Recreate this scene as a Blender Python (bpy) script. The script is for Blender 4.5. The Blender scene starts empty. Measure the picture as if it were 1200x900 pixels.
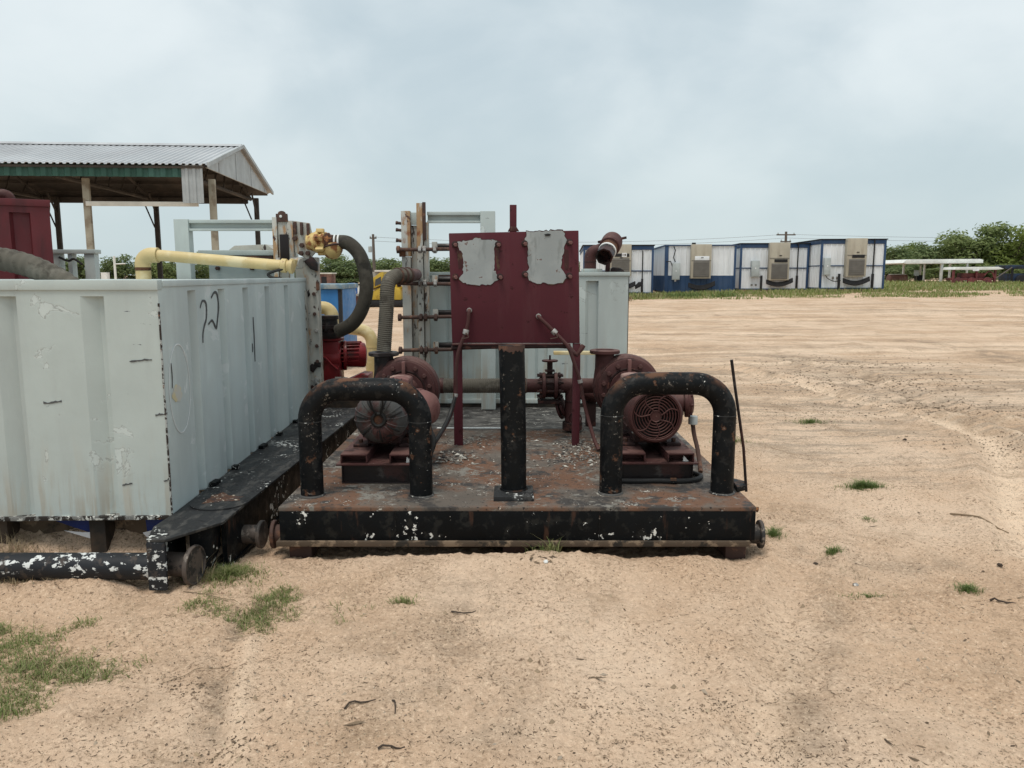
import bpy, bmesh, math, random
import numpy as np
from mathutils import Vector, Matrix, Quaternion

random.seed(7)
RNG = np.random.default_rng(11)
S = bpy.context.scene
COL = S.collection
PI = math.pi
R = math.radians

# ------------------------------------------------------------------ camera
cd = bpy.data.cameras.new('camera')
cam = bpy.data.objects.new('camera', cd)
COL.objects.link(cam)
cd.sensor_fit = 'HORIZONTAL'
cd.sensor_width = 36.0
cd.lens = 27.0                      # 900 px at 1200 px width
cd.clip_start = 0.05
cd.clip_end = 3000
PITCH = math.atan(128 / 900)
cam.location = (0, 0, 1.5)
cam.rotation_euler = (PI / 2 - PITCH, 0, 0)
S.camera = cam

# ------------------------------------------------------------------ world, sun, exposure
SUN_EL, SUN_AZ = R(70), R(205)      # sun stands behind the camera, a little to the left
w = bpy.data.worlds.new('World')
S.world = w
w.use_nodes = True
nt = w.node_tree
nt.nodes.clear()


def N(tree, typ, **kw):
    n = tree.nodes.new(typ)
    for k, v in kw.items():
        setattr(n, k, v)
    return n


def link(tree, a, b):
    tree.links.new(a, b)


def math_node(tree, op, a, b=None, c=None):
    n = N(tree, 'ShaderNodeMath', operation=op)
    for i, v in enumerate((a, b, c)):
        if v is None:
            continue
        if isinstance(v, (int, float)):
            n.inputs[i].default_value = v
        else:
            link(tree, v, n.inputs[i])
    return n.outputs[0]


def mix_col(tree, fac, a, b, blend='MIX'):
    n = N(tree, 'ShaderNodeMix', data_type='RGBA', blend_type=blend)
    for sock, v in ((n.inputs[0], fac), (n.inputs[6], a), (n.inputs[7], b)):
        if isinstance(v, (int, float)):
            sock.default_value = v
        elif isinstance(v, (tuple, list)):
            sock.default_value = (*v[:3], 1)
        else:
            link(tree, v, sock)
    return n.outputs[2]


def maprange(tree, v, lo, hi, a=0.0, b=1.0):
    n = N(tree, 'ShaderNodeMapRange', interpolation_type='SMOOTHSTEP')
    link(tree, v, n.inputs[0])
    n.inputs[1].default_value = lo
    n.inputs[2].default_value = hi
    n.inputs[3].default_value = a
    n.inputs[4].default_value = b
    return n.outputs[0]


def noise(tree, vec, scale, detail=6, rough=0.6, dist=0.0):
    n = N(tree, 'ShaderNodeTexNoise')
    link(tree, vec, n.inputs['Vector'])
    n.inputs['Scale'].default_value = scale
    n.inputs['Detail'].default_value = detail
    n.inputs['Roughness'].default_value = rough
    n.inputs['Distortion'].default_value = dist
    return n.outputs[0]


sky = N(nt, 'ShaderNodeTexSky', sky_type='NISHITA')
sky.sun_disc = False
sky.sun_elevation = SUN_EL
sky.sun_rotation = SUN_AZ
sky.altitude = 60
sky.air_density = 1.0
sky.dust_density = 2.5
sky.ozone_density = 1.0
tc = N(nt, 'ShaderNodeTexCoord')
sep = N(nt, 'ShaderNodeSeparateXYZ')
link(nt, tc.outputs['Generated'], sep.inputs[0])
zc = math_node(nt, 'ADD', math_node(nt, 'MAXIMUM', sep.outputs[2], 0.0), 0.50)
px = math_node(nt, 'DIVIDE', sep.outputs[0], zc)
py = math_node(nt, 'DIVIDE', sep.outputs[1], zc)
cmb = N(nt, 'ShaderNodeCombineXYZ')
link(nt, px, cmb.inputs[0])
link(nt, py, cmb.inputs[1])
cmb.inputs[2].default_value = 20.85
big = noise(nt, cmb.outputs[0], 1.25, 3, 0.5, 0.3)
mid = noise(nt, cmb.outputs[0], 3.0, 6, 0.52, 0.35)
fin = noise(nt, cmb.outputs[0], 8.0, 5, 0.55, 0.2)
dens = math_node(nt, 'ADD', math_node(nt, 'MULTIPLY', big, 0.62),
                 math_node(nt, 'ADD', math_node(nt, 'MULTIPLY', mid, 0.32), math_node(nt, 'MULTIPLY', fin, 0.06)))
CLOUD_D, CLOUD_L = (5.75, 6.85, 7.4), (8.7, 9.45, 9.65)
cloud = mix_col(nt, maprange(nt, dens, 0.38, 0.61), CLOUD_D, CLOUD_L)
low = maprange(nt, sep.outputs[2], 0.0, 0.30, 1.0, 0.0)
cloud = mix_col(nt, math_node(nt, 'MULTIPLY', low, 0.8), cloud, (6.2, 7.3, 7.5))
skyc = mix_col(nt, 0.90, sky.outputs[0], cloud)
bg = N(nt, 'ShaderNodeBackground')
bg.inputs['Strength'].default_value = 0.1
link(nt, skyc, bg.inputs['Color'])
wo = N(nt, 'ShaderNodeOutputWorld')
link(nt, bg.outputs[0], wo.inputs[0])

sd = bpy.data.lights.new('sun', 'SUN')
sd.energy = 2.1
sd.angle = R(24)
sd.color = (1.0, 0.93, 0.84)
sun = bpy.data.objects.new('sun', sd)
COL.objects.link(sun)
sun_dir = Vector((math.cos(SUN_EL) * math.sin(SUN_AZ), math.cos(SUN_EL) * math.cos(SUN_AZ), math.sin(SUN_EL)))
sun.rotation_euler = sun_dir.to_track_quat('Z', 'Y').to_euler()
sun.location = sun_dir * 60

S.view_settings.view_transform = 'Standard'
S.view_settings.look = 'None'
S.view_settings.exposure = 0.0
S.view_settings.gamma = 1.0
S.view_settings.use_curve_mapping = False
S.render.engine = 'CYCLES'


# ------------------------------------------------------------------ materials
def M(name, base, rough=0.6, metal=0.0, layers=(), var=0.12, vs=3.0, bump=0.15, bs=45.0, spec=0.3, geo=False, k=1.0):
    """painted / weathered surface.  layer: dict(c, s, t, soft, st, cs, cw, up)"""
    m = bpy.data.materials.new(name)
    m.use_nodes = True
    t = m.node_tree
    b = t.nodes['Principled BSDF']
    tcn = N(t, 'ShaderNodeTexCoord')
    vec = tcn.outputs['Object']
    if geo:
        g = N(t, 'ShaderNodeNewGeometry')
        vec = g.outputs['Position']
    n0 = noise(t, vec, vs, 5, 0.6)
    col = mix_col(t, maprange(t, n0, 0.3, 0.7), tuple(x * (1 - var) for x in base), tuple(min(1, x * (1 + var)) for x in base))
    hsum = math_node(t, 'MULTIPLY', noise(t, vec, bs, 4, 0.6), 0.5)
    for L in layers:
        v = vec
        if 'st' in L or 'off' in L:
            mp = N(t, 'ShaderNodeMapping')
            mp.inputs['Scale'].default_value = L.get('st', (1, 1, 1))
            mp.inputs['Location'].default_value = L.get('off', (0, 0, 0))
            link(t, vec, mp.inputs[0])
            v = mp.outputs[0]
        nz = noise(t, v, L['s'] * k, L.get('d', 7), L.get('r', 0.62), L.get('dist', 0.0))
        if 'cs' in L:
            cw = L.get('cw', 0.5)
            nz = math_node(t, 'ADD', math_node(t, 'MULTIPLY', nz, 1 - cw),
                           math_node(t, 'MULTIPLY', noise(t, v, L['cs'] * k, 3, 0.5), cw))
        so = L.get('soft', 0.012)
        mask = maprange(t, nz, L['t'] - so, L['t'] + so)
        if 'ring' in L:
            mask = math_node(t, 'SUBTRACT', mask, maprange(t, nz, L['t'] + L['ring'] - so, L['t'] + L['ring'] + so))
        if L.get('up'):
            spn = N(t, 'ShaderNodeSeparateXYZ')
            link(t, tcn.outputs['Normal'], spn.inputs[0])
            mask = math_node(t, 'MULTIPLY', mask, maprange(t, spn.outputs[2], 0.25, 0.9))
        if 'zlo' in L:
            spz = N(t, 'ShaderNodeSeparateXYZ')
            link(t, vec, spz.inputs[0])
            mask = math_node(t, 'MULTIPLY', mask, maprange(t, spz.outputs[2], L['zlo'], L['zhi'], 1.0, 0.0))
        mask = math_node(t, 'MULTIPLY', mask, L.get('a', 1.0))
        col = mix_col(t, mask, col, L['c'])
        hsum = math_node(t, 'ADD', hsum, math_node(t, 'MULTIPLY', mask, L.get('h', -0.5)))
    link(t, col, b.inputs['Base Color'])
    rn = maprange(t, noise(t, vec, vs * 4, 4), 0.3, 0.7, max(0.05, rough - 0.12), min(1, rough + 0.12))
    link(t, rn, b.inputs['Roughness'])
    b.inputs['Metallic'].default_value = metal
    b.inputs['Specular IOR Level'].default_value = spec
    bn = N(t, 'ShaderNodeBump')
    bn.inputs['Strength'].default_value = bump
    bn.inputs['Distance'].default_value = 0.006
    link(t, hsum, bn.inputs['Height'])
    link(t, bn.outputs[0], b.inputs['Normal'])
    return m


RUST = (0.17, 0.065, 0.03)
DKRUST = (0.055, 0.025, 0.017)
WHITE = (0.68, 0.68, 0.64)
MAT = {}
MAT['gray'] = M('gray_paint', (0.455, 0.515, 0.50), 0.5, layers=[
    dict(c=(0.55, 0.61, 0.595), s=2.6, t=0.62, soft=0.02, dist=0.6, h=-0.5),
    dict(c=(0.41, 0.455, 0.445), s=1.3, t=0.56, soft=0.10, st=(2, 2, 0.35)),
    dict(c=(0.46, 0.43, 0.36), s=4.0, t=0.60, soft=0.08, st=(3, 3, 0.5), zlo=0.25, zhi=0.8, a=0.7),
    dict(c=(0.24, 0.25, 0.24), s=2.6, t=0.62, soft=0.004, dist=0.6, ring=0.006, a=0.7),
    dict(c=(0.33, 0.34, 0.32), s=4.5, t=0.60, soft=0.003, ring=0.005, a=0.6, off=(5, 2, 1), zlo=0.4, zhi=0.9),
    dict(c=(0.36, 0.31, 0.24), s=3, t=0.56, soft=0.07, st=(6, 6, 0.4), off=(2, 2, 0), zlo=0.27, zhi=0.62, a=0.6),
    dict(c=(0.10, 0.07, 0.06), s=22, t=0.70, soft=0.01, cs=2.2, cw=0.3),
    dict(c=(0.06, 0.06, 0.08), s=9, t=0.70, soft=0.01, st=(0.5, 0.5, 3.5)),
], var=0.05, bump=0.22, bs=25)
MAT['gray_side'] = M('gray_paint_shade_lifted', (0.53, 0.60, 0.595), 0.48, layers=[  # same grey paint, colour brightened to offset shade on the tank's side
    dict(c=(0.46, 0.52, 0.52), s=1.6, t=0.54, soft=0.10, st=(2, 2, 0.3)),
    dict(c=(0.60, 0.65, 0.65), s=5, t=0.62, soft=0.02, dist=0.5),
    dict(c=(0.07, 0.06, 0.06), s=14, t=0.72, soft=0.01, cs=2, cw=0.3, st=(2, 2, 0.6)),
], var=0.06, bump=0.18, bs=25)
MAT['gray_chip'] = M('gray_paint_chipped', (0.41, 0.405, 0.365), 0.55, layers=[
    dict(c=(0.40, 0.24, 0.13), s=5, t=0.60, soft=0.06, st=(2, 2, 0.5)),
    dict(c=(0.06, 0.045, 0.04), s=11, t=0.585, soft=0.012, cs=3, cw=0.4, st=(1.5, 1.5, 0.6)),
], bump=0.3, k=1.7)
MAT['rusty_wood'] = M('orange_rusty_steel', (0.42, 0.27, 0.15), 0.7, layers=[
    dict(c=(0.50, 0.50, 0.46), s=5, t=0.52, soft=0.03, st=(2, 2, 0.5)),
    dict(c=(0.08, 0.04, 0.03), s=9, t=0.60, soft=0.02),
    dict(c=(0.24, 0.09, 0.04), s=4, t=0.60, soft=0.05)], bump=0.3)
MAT['edge'] = M('bare_chipped_edge', (0.36, 0.38, 0.37), 0.7, k=2.0, layers=[
    dict(c=(0.035, 0.025, 0.022), s=22, t=0.50, soft=0.01, cs=3.5, cw=0.45),
    dict(c=RUST, s=14, t=0.63, soft=0.03)], bump=0.4)
MAT['dirtyedge'] = M('dirty_bottom_edge', (0.20, 0.20, 0.19), 0.7, layers=[
    dict(c=(0.03, 0.025, 0.022), s=15, t=0.47, soft=0.02),
    dict(c=(0.60, 0.61, 0.57), s=26, t=0.58, soft=0.01),
    dict(c=RUST, s=8, t=0.63, soft=0.03)], bump=0.4, k=1.5)
MAT['maroon'] = M('maroon_paint', (0.086, 0.021, 0.028), 0.6, layers=[
    dict(c=(0.098, 0.032, 0.038), s=2.2, t=0.56, soft=0.08, st=(2, 2, 0.3)),
    dict(c=(0.05, 0.014, 0.016), s=14, t=0.66, soft=0.02)], var=0.08, bump=0.12, bs=30, spec=0.15)
MAT['maroon_dark'] = M('thick_maroon_paint', (0.050, 0.014, 0.015), 0.6, layers=[
    dict(c=(0.09, 0.05, 0.03), s=9, t=0.56, soft=0.05)], bump=0.3)
MAT['tankred'] = M('maroon_tank_paint', (0.125, 0.022, 0.026), 0.5, layers=[
    dict(c=(0.08, 0.02, 0.022), s=2, t=0.55, soft=0.08, st=(2, 2, 0.3))], bump=0.1)
MAT['pump'] = M('faded_maroon_casting', (0.068, 0.0255, 0.024), 0.68, layers=[
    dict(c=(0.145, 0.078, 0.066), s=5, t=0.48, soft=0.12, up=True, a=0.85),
    dict(c=(0.045, 0.020, 0.018), s=8, t=0.60, soft=0.05),
    dict(c=(0.34, 0.25, 0.20), s=30, t=0.70, soft=0.02)], bump=0.25)
MAT['pump_pink'] = M('sun_faded_maroon', (0.17, 0.082, 0.074), 0.72, layers=[
    dict(c=(0.13, 0.05, 0.045), s=7, t=0.60, soft=0.06),
    dict(c=(0.36, 0.25, 0.21), s=4, t=0.62, soft=0.08)], bump=0.2)
MAT['pump_dark'] = M('dark_maroon_iron', (0.030, 0.014, 0.013), 0.7, layers=[  # darker maroon for feet, nuts and small fittings
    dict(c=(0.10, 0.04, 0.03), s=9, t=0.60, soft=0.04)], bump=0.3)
MAT['oily'] = M('oily_black_maroon', (0.014, 0.010, 0.010), 0.45, layers=[
    dict(c=(0.06, 0.05, 0.046), s=9, t=0.62, soft=0.05),
    dict(c=(0.045, 0.018, 0.016), s=4, t=0.55, soft=0.05)], bump=0.3)
MAT['bell'] = M('grey_end_bell', (0.070, 0.071, 0.070), 0.62, layers=[
    dict(c=(0.070, 0.030, 0.028), s=5, t=0.53, soft=0.05),
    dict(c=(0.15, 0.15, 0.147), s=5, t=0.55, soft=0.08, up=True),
    dict(c=(0.02, 0.02, 0.02), s=12, t=0.62, soft=0.03)], bump=0.3)
MAT['red'] = M('bright_red_pump_paint', (0.20, 0.016, 0.020), 0.38, layers=[
    dict(c=(0.10, 0.02, 0.016), s=6, t=0.55, soft=0.05, st=(1, 1, 0.5)),
    dict(c=(0.30, 0.13, 0.10), s=18, t=0.70, soft=0.02)], bump=0.15)
MAT['black'] = M('black_enamel_chipped', (0.005, 0.006, 0.007), 0.5, layers=[
    dict(c=(0.017, 0.017, 0.017), s=9, t=0.57, soft=0.05),
    dict(c=(0.14, 0.065, 0.035), s=6, t=0.53, soft=0.07, up=True, a=0.8),
    dict(c=(0.10, 0.05, 0.03), s=8, t=0.64, soft=0.03),
    dict(c=(0.15, 0.135, 0.115), s=30, t=0.618, soft=0.025, cs=4, cw=0.4, h=0.5),
    dict(c=(0.66, 0.66, 0.62), s=34, t=0.666, soft=0.012, cs=3, cw=0.38, h=0.5, off=(3, 1, 2)),
], var=0.25, bump=0.35, k=1.9, spec=0.14)
MAT['beam'] = M('black_beam_white_chips', (0.004, 0.005, 0.006), 0.5, layers=[
    dict(c=(0.016, 0.016, 0.015), s=7, t=0.57, soft=0.05),
    dict(c=(0.05, 0.026, 0.018), s=3, t=0.66, soft=0.05, st=(2, 2, 0.4)),
    dict(c=(0.72, 0.72, 0.68), s=15, t=0.602, soft=0.008, cs=2.6, cw=0.42, h=-0.5),
], var=0.25, bump=0.3, k=1.8, spec=0.12)
MAT['pipe_bw'] = M('black_pipe_flaked_to_white', (0.020, 0.022, 0.026), 0.5, layers=[
    dict(c=(0.66, 0.68, 0.67), s=13, t=0.575, soft=0.008, h=-0.6, d=5, st=(0.8, 1, 1.3), cs=3.0, cw=0.35),
    dict(c=(0.06, 0.05, 0.045), s=9, t=0.60, soft=0.05)], bump=0.4, k=2.1, spec=0.2)
MAT['ledge'] = M('rusty_sandy_flange', (0.080, 0.057, 0.039), 0.85, layers=[
    dict(c=(0.20, 0.145, 0.098), s=16, t=0.56, soft=0.05),
    dict(c=(0.03, 0.025, 0.02), s=12, t=0.58, soft=0.03)], bump=0.4)
MAT['deck'] = M('weathered_deck_plate', (0.125, 0.105, 0.088), 0.75, layers=[
    dict(c=(0.150, 0.080, 0.050), s=1.4, t=0.50, soft=0.07, d=8),
    dict(c=(0.050, 0.045, 0.042), s=2.8, t=0.56, soft=0.05, d=7, off=(4, 1, 0)),
    dict(c=(0.20, 0.188, 0.165), s=9, t=0.57, soft=0.03, cs=1.6, cw=0.4, off=(2, 7, 0)),
    dict(c=(0.022, 0.02, 0.02), s=24, t=0.62, soft=0.02),
    dict(c=(0.58, 0.56, 0.50), s=42, t=0.625, soft=0.012, cs=4, cw=0.45, h=0.6),
], var=0.2, bump=0.5, bs=70, k=1.9)
MAT['deckdark'] = M('dark_oily_deck_plate', (0.085, 0.082, 0.078), 0.55, layers=[
    dict(c=(0.035, 0.033, 0.032), s=3, t=0.50, soft=0.06, d=7),
    dict(c=(0.20, 0.195, 0.18), s=8, t=0.58, soft=0.03, st=(0.6, 1.6, 1)),
    dict(c=(0.62, 0.62, 0.58), s=30, t=0.635, soft=0.012, cs=3, cw=0.4, h=0.6)], bump=0.4, bs=60, k=1.8)
MAT['railtop'] = M('black_rail_top', (0.024, 0.025, 0.026), 0.55, layers=[
    dict(c=(0.060, 0.058, 0.055), s=4, t=0.55, soft=0.06, st=(2, 0.8, 1)),
    dict(c=(0.015, 0.015, 0.016), s=6, t=0.58, soft=0.04),
    dict(c=(0.66, 0.67, 0.64), s=22, t=0.606, soft=0.012, cs=3, cw=0.4, h=0.6)], bump=0.35, k=1.8, spec=0.2)
MAT['flange'] = M('scuffed_brown_flange', (0.085, 0.068, 0.058), 0.6, layers=[dict(c=(0.03, 0.028, 0.027), s=14, t=0.53, soft=0.04), dict(c=(0.20, 0.17, 0.145), s=18, t=0.62, soft=0.03)], bump=0.3)
MAT['mud'] = M('mud_caked_steel', (0.125, 0.09, 0.06), 0.9, layers=[dict(c=(0.03, 0.026, 0.022), s=4, t=0.53, soft=0.05, d=7), dict(c=(0.24, 0.175, 0.115), s=9, t=0.56, soft=0.05)], bump=0.6, bs=20)
MAT['rustspot'] = M('rust_patch', (0.10, 0.05, 0.032), 0.8, k=2, layers=[
    dict(c=(0.62, 0.56, 0.46), s=22, t=0.60, soft=0.03), dict(c=(0.06, 0.04, 0.035), s=9, t=0.55, soft=0.04)], bump=0.4)
MAT['yellow'] = M('cream_yellow_paint', (0.58, 0.455, 0.225), 0.5, layers=[
    dict(c=(0.70, 0.60, 0.37), s=4, t=0.58, soft=0.08),
    dict(c=(0.22, 0.10, 0.05), s=14, t=0.68, soft=0.02)], bump=0.15)
MAT['yellowrust'] = M('yellow_paint_rusting', (0.60, 0.44, 0.18), 0.55, layers=[
    dict(c=(0.26, 0.10, 0.035), s=7, t=0.54, soft=0.05),
    dict(c=(0.06, 0.03, 0.02), s=12, t=0.62, soft=0.03)], bump=0.3)
MAT['rust'] = M('rust', (0.12, 0.055, 0.03), 0.85, layers=[dict(c=DKRUST, s=8, t=0.52, soft=0.06), dict(c=(0.34, 0.15, 0.06), s=12, t=0.62, soft=0.04)], bump=0.4)
MAT['dkrust'] = M('dark_rust', (0.07, 0.040, 0.032), 0.75, layers=[dict(c=(0.16, 0.08, 0.05), s=9, t=0.57, soft=0.05)], bump=0.4)
MAT['steel'] = M('dull_steel', (0.36, 0.35, 0.33), 0.45, 0.5, layers=[dict(c=(0.14, 0.09, 0.06), s=9, t=0.58, soft=0.05)], bump=0.2)
MAT['hose'] = M('grey_ribbed_hose', (0.115, 0.104, 0.084), 0.85, layers=[
    dict(c=(0.07, 0.062, 0.05), s=9, t=0.54, soft=0.06), dict(c=(0.17, 0.157, 0.13), s=4, t=0.58, soft=0.06)], bump=0.4)
MAT['hosedark'] = M('dark_rubber_hose', (0.050, 0.044, 0.034), 0.8, layers=[
    dict(c=(0.085, 0.076, 0.060), s=5, t=0.56, soft=0.08), dict(c=(0.03, 0.027, 0.022), s=9, t=0.58, soft=0.05)], bump=0.35)
MAT['rubber'] = M('black_rubber', (0.018, 0.018, 0.018), 0.6, bump=0.2)
MAT['whiteband'] = M('white_band', (0.72, 0.73, 0.71), 0.5, bump=0.05)
MAT['bare'] = M('bare_primer_grey', (0.31, 0.335, 0.335), 0.5, layers=[
    dict(c=(0.36, 0.385, 0.38), s=3, t=0.53, soft=0.1), dict(c=(0.25, 0.27, 0.265), s=7, t=0.58, soft=0.06, st=(2, 2, 0.6)), dict(c=(0.16, 0.10, 0.085), s=24, t=0.66, soft=0.02)], var=0.06, bump=0.06)
MAT['ink'] = M('black_marker', (0.085, 0.088, 0.09), 0.7, bump=0)
MAT['chalk'] = M('chalk', (0.68, 0.71, 0.72), 0.9, bump=0)
MAT['yspot'] = M('pale_yellow_spray', (0.62, 0.55, 0.34), 0.8, layers=[dict(c=(0.50, 0.50, 0.46), s=14, t=0.50, soft=0.05)], bump=0)
MAT['tarp_blue'] = M('blue_tarp', (0.012, 0.025, 0.13), 0.5, bump=0.2)
MAT['tarp_white'] = M('white_tarp', (0.70, 0.71, 0.73), 0.5, bump=0.2)
MAT['darkinside'] = M('dark_underside_steel', (0.03, 0.027, 0.024), 0.8, layers=[dict(c=(0.075, 0.055, 0.04), s=4, t=0.5, soft=0.1)], bump=0.3)
# background
MAT['twhite'] = M('white_siding', (0.74, 0.77, 0.80), 0.5, layers=[dict(c=(0.62, 0.65, 0.67), s=1.2, t=0.58, soft=0.12, st=(2, 2, 0.3))], bump=0, var=0.05, vs=1)
MAT['tblue'] = M('blue_trim', (0.025, 0.060, 0.135), 0.5, layers=[dict(c=(0.04, 0.075, 0.145), s=1.0, t=0.55, soft=0.1)], bump=0, vs=1)
MAT['tbeige'] = M('beige_enamel', (0.42, 0.385, 0.31), 0.55, layers=[dict(c=(0.34, 0.30, 0.24), s=1.5, t=0.58, soft=0.1, st=(2, 2, 0.4))], bump=0, vs=1)
MAT['tgrille'] = M('grey_brown_grille', (0.16, 0.15, 0.135), 0.6, bump=0)
MAT['tbox'] = M('grey_electrical_box', (0.42, 0.46, 0.46), 0.5, bump=0)
MAT['tblack'] = M('matt_black', (0.018, 0.018, 0.02), 0.7, bump=0)
MAT['tsign'] = M('sticker_white', (0.75, 0.76, 0.78), 0.5, bump=0)
MAT['roofmetal'] = M('galvanised_roof', (0.50, 0.51, 0.52), 0.42, 0.35, layers=[dict(c=(0.40, 0.40, 0.41), s=0.35, t=0.54, soft=0.12, st=(1, 0.4, 1))], var=0.10, bump=0, vs=0.4)
MAT['green'] = M('dark_green_fascia', (0.030, 0.085, 0.065), 0.55, layers=[dict(c=(0.05, 0.12, 0.10), s=1, t=0.6, soft=0.1)], bump=0)
MAT['sheet'] = M('pale_metal_sheet', (0.40, 0.43, 0.44), 0.5, 0.1, layers=[dict(c=(0.34, 0.36, 0.365), s=1, t=0.55, soft=0.1, st=(2, 2, 0.3))], bump=0)
MAT['shedpost'] = M('weathered_post', (0.36, 0.33, 0.26), 0.8, layers=[dict(c=(0.24, 0.20, 0.15), s=2, t=0.54, soft=0.06)], bump=0)
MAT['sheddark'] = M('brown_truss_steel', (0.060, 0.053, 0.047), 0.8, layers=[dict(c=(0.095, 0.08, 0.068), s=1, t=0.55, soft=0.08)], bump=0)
MAT['cream'] = M('cream_beam', (0.62, 0.60, 0.54), 0.6, bump=0)
MAT['bluebox'] = M('blue_container_paint', (0.035, 0.165, 0.40), 0.5, layers=[dict(c=(0.06, 0.21, 0.44), s=2, t=0.54, soft=0.06, st=(2, 2, 0.4)), dict(c=(0.02, 0.03, 0.06), s=12, t=0.68, soft=0.02)], bump=0.1)
MAT['dullblue'] = M('dull_blue_lid', (0.13, 0.22, 0.29), 0.6, layers=[dict(c=(0.30, 0.34, 0.34), s=4, t=0.54, soft=0.05)], bump=0.2)
MAT['brightblue'] = M('bright_blue_plastic', (0.02, 0.14, 0.50), 0.4, bump=0)
MAT['machyel'] = M('machine_yellow', (0.48, 0.34, 0.05), 0.5, layers=[dict(c=(0.30, 0.19, 0.03), s=2, t=0.55, soft=0.08)], bump=0)
MAT['glass'] = M('dark_glass', (0.05, 0.055, 0.06), 0.15, bump=0, spec=0.5)
MAT['bldg'] = M('grey_tan_wall', (0.30, 0.285, 0.25), 0.8, layers=[dict(c=(0.22, 0.20, 0.17), s=0.6, t=0.54, soft=0.08)], bump=0)
MAT['brown'] = M('red_brown_steel', (0.15, 0.075, 0.06), 0.8, layers=[dict(c=(0.28, 0.17, 0.13), s=1, t=0.55, soft=0.08)], bump=0)
MAT['pole'] = M('grey_brown_pole', (0.12, 0.10, 0.085), 0.85, bump=0)
MAT['carport'] = M('white_carport_sheet', (0.74, 0.75, 0.72), 0.5, bump=0)
MAT['implred'] = M('faded_red_frame', (0.20, 0.055, 0.055), 0.6, layers=[dict(c=(0.11, 0.04, 0.04), s=2, t=0.5, soft=0.08)], bump=0)
MAT['machblue'] = M('dark_blue_machine', (0.022, 0.04, 0.08), 0.6, layers=[dict(c=(0.02, 0.025, 0.035), s=2, t=0.5, soft=0.06)], bump=0)
MAT['bark'] = M('bark', (0.10, 0.08, 0.06), 0.9, bump=0)
MAT['stick'] = M('dry_stick', (0.23, 0.17, 0.11), 0.9, bump=0.2)
MAT['stickdark'] = M('dark_twig', (0.06, 0.045, 0.035), 0.9, bump=0.2)


def leafmat(name, cols, rough=0.6, transl=0.25):
    m = bpy.data.materials.new(name)
    m.use_nodes = True
    t = m.node_tree
    b = t.nodes['Principled BSDF']
    g = N(t, 'ShaderNodeNewGeometry')
    cr = N(t, 'ShaderNodeValToRGB')
    els = cr.color_ramp.elements
    els[0].color = (*cols[0], 1)
    els[1].color = (*cols[-1], 1)
    for i, c in enumerate(cols[1:-1]):
        e = els.new((i + 1) / (len(cols) - 1))
        e.color = (*c, 1)
    link(t, g.outputs['Random Per Island'], cr.inputs[0])
    link(t, cr.outputs[0], b.inputs['Base Color'])
    b.inputs['Roughness'].default_value = rough
    b.inputs['Specular IOR Level'].default_value = 0.2
    tr = N(t, 'ShaderNodeBsdfTranslucent')
    link(t, cr.outputs[0], tr.inputs[0])
    mx = N(t, 'ShaderNodeMixShader')
    mx.inputs[0].default_value = transl
    link(t, b.outputs[0], mx.inputs[1])
    link(t, tr.outputs[0], mx.inputs[2])
    link(t, mx.outputs[0], t.nodes['Material Output'].inputs[0])
    return m


MAT['leaf_a'] = leafmat('mesquite_leaves', [(0.14, 0.185, 0.065), (0.205, 0.255, 0.095), (0.26, 0.31, 0.13)], transl=0.45)
MAT['leaf_b'] = leafmat('dark_leaves', [(0.11, 0.16, 0.065), (0.17, 0.22, 0.09), (0.21, 0.25, 0.115)], transl=0.45)
MAT['leaf_c'] = leafmat('yellow_green_leaves', [(0.13, 0.175, 0.04), (0.18, 0.23, 0.055), (0.22, 0.27, 0.075)], transl=0.45)
MAT['grass'] = leafmat('grass_blades', [(0.12, 0.17, 0.05), (0.18, 0.22, 0.07), (0.25, 0.27, 0.11), (0.36, 0.31, 0.18)])
MAT['weed'] = leafmat('weed_blades', [(0.09, 0.15, 0.045), (0.14, 0.20, 0.06), (0.21, 0.25, 0.09)])
MAT['dry'] = leafmat('dry_grass', [(0.30, 0.23, 0.14), (0.20, 0.15, 0.09), (0.40, 0.32, 0.20)], transl=0.1)
MAT['far_grass'] = leafmat('verge_grass', [(0.13, 0.19, 0.05), (0.20, 0.25, 0.075), (0.28, 0.30, 0.12), (0.38, 0.34, 0.19)])
MAT['debris'] = leafmat('ground_debris', [(0.06, 0.043, 0.03), (0.13, 0.092, 0.06), (0.20, 0.145, 0.095), (0.075, 0.054, 0.038)], 0.9, 0.0)
MAT['pebble'] = leafmat('pebbles', [(0.36, 0.27, 0.18), (0.24, 0.18, 0.12), (0.46, 0.36, 0.25), (0.30, 0.25, 0.20)], 0.9, 0.0)
MAT['flake'] = leafmat('paint_flakes', [(0.58, 0.56, 0.50), (0.03, 0.03, 0.03), (0.20, 0.18, 0.16), (0.04, 0.035, 0.032), (0.30, 0.27, 0.23), (0.06, 0.045, 0.035)], 0.6, 0.0)


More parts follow.
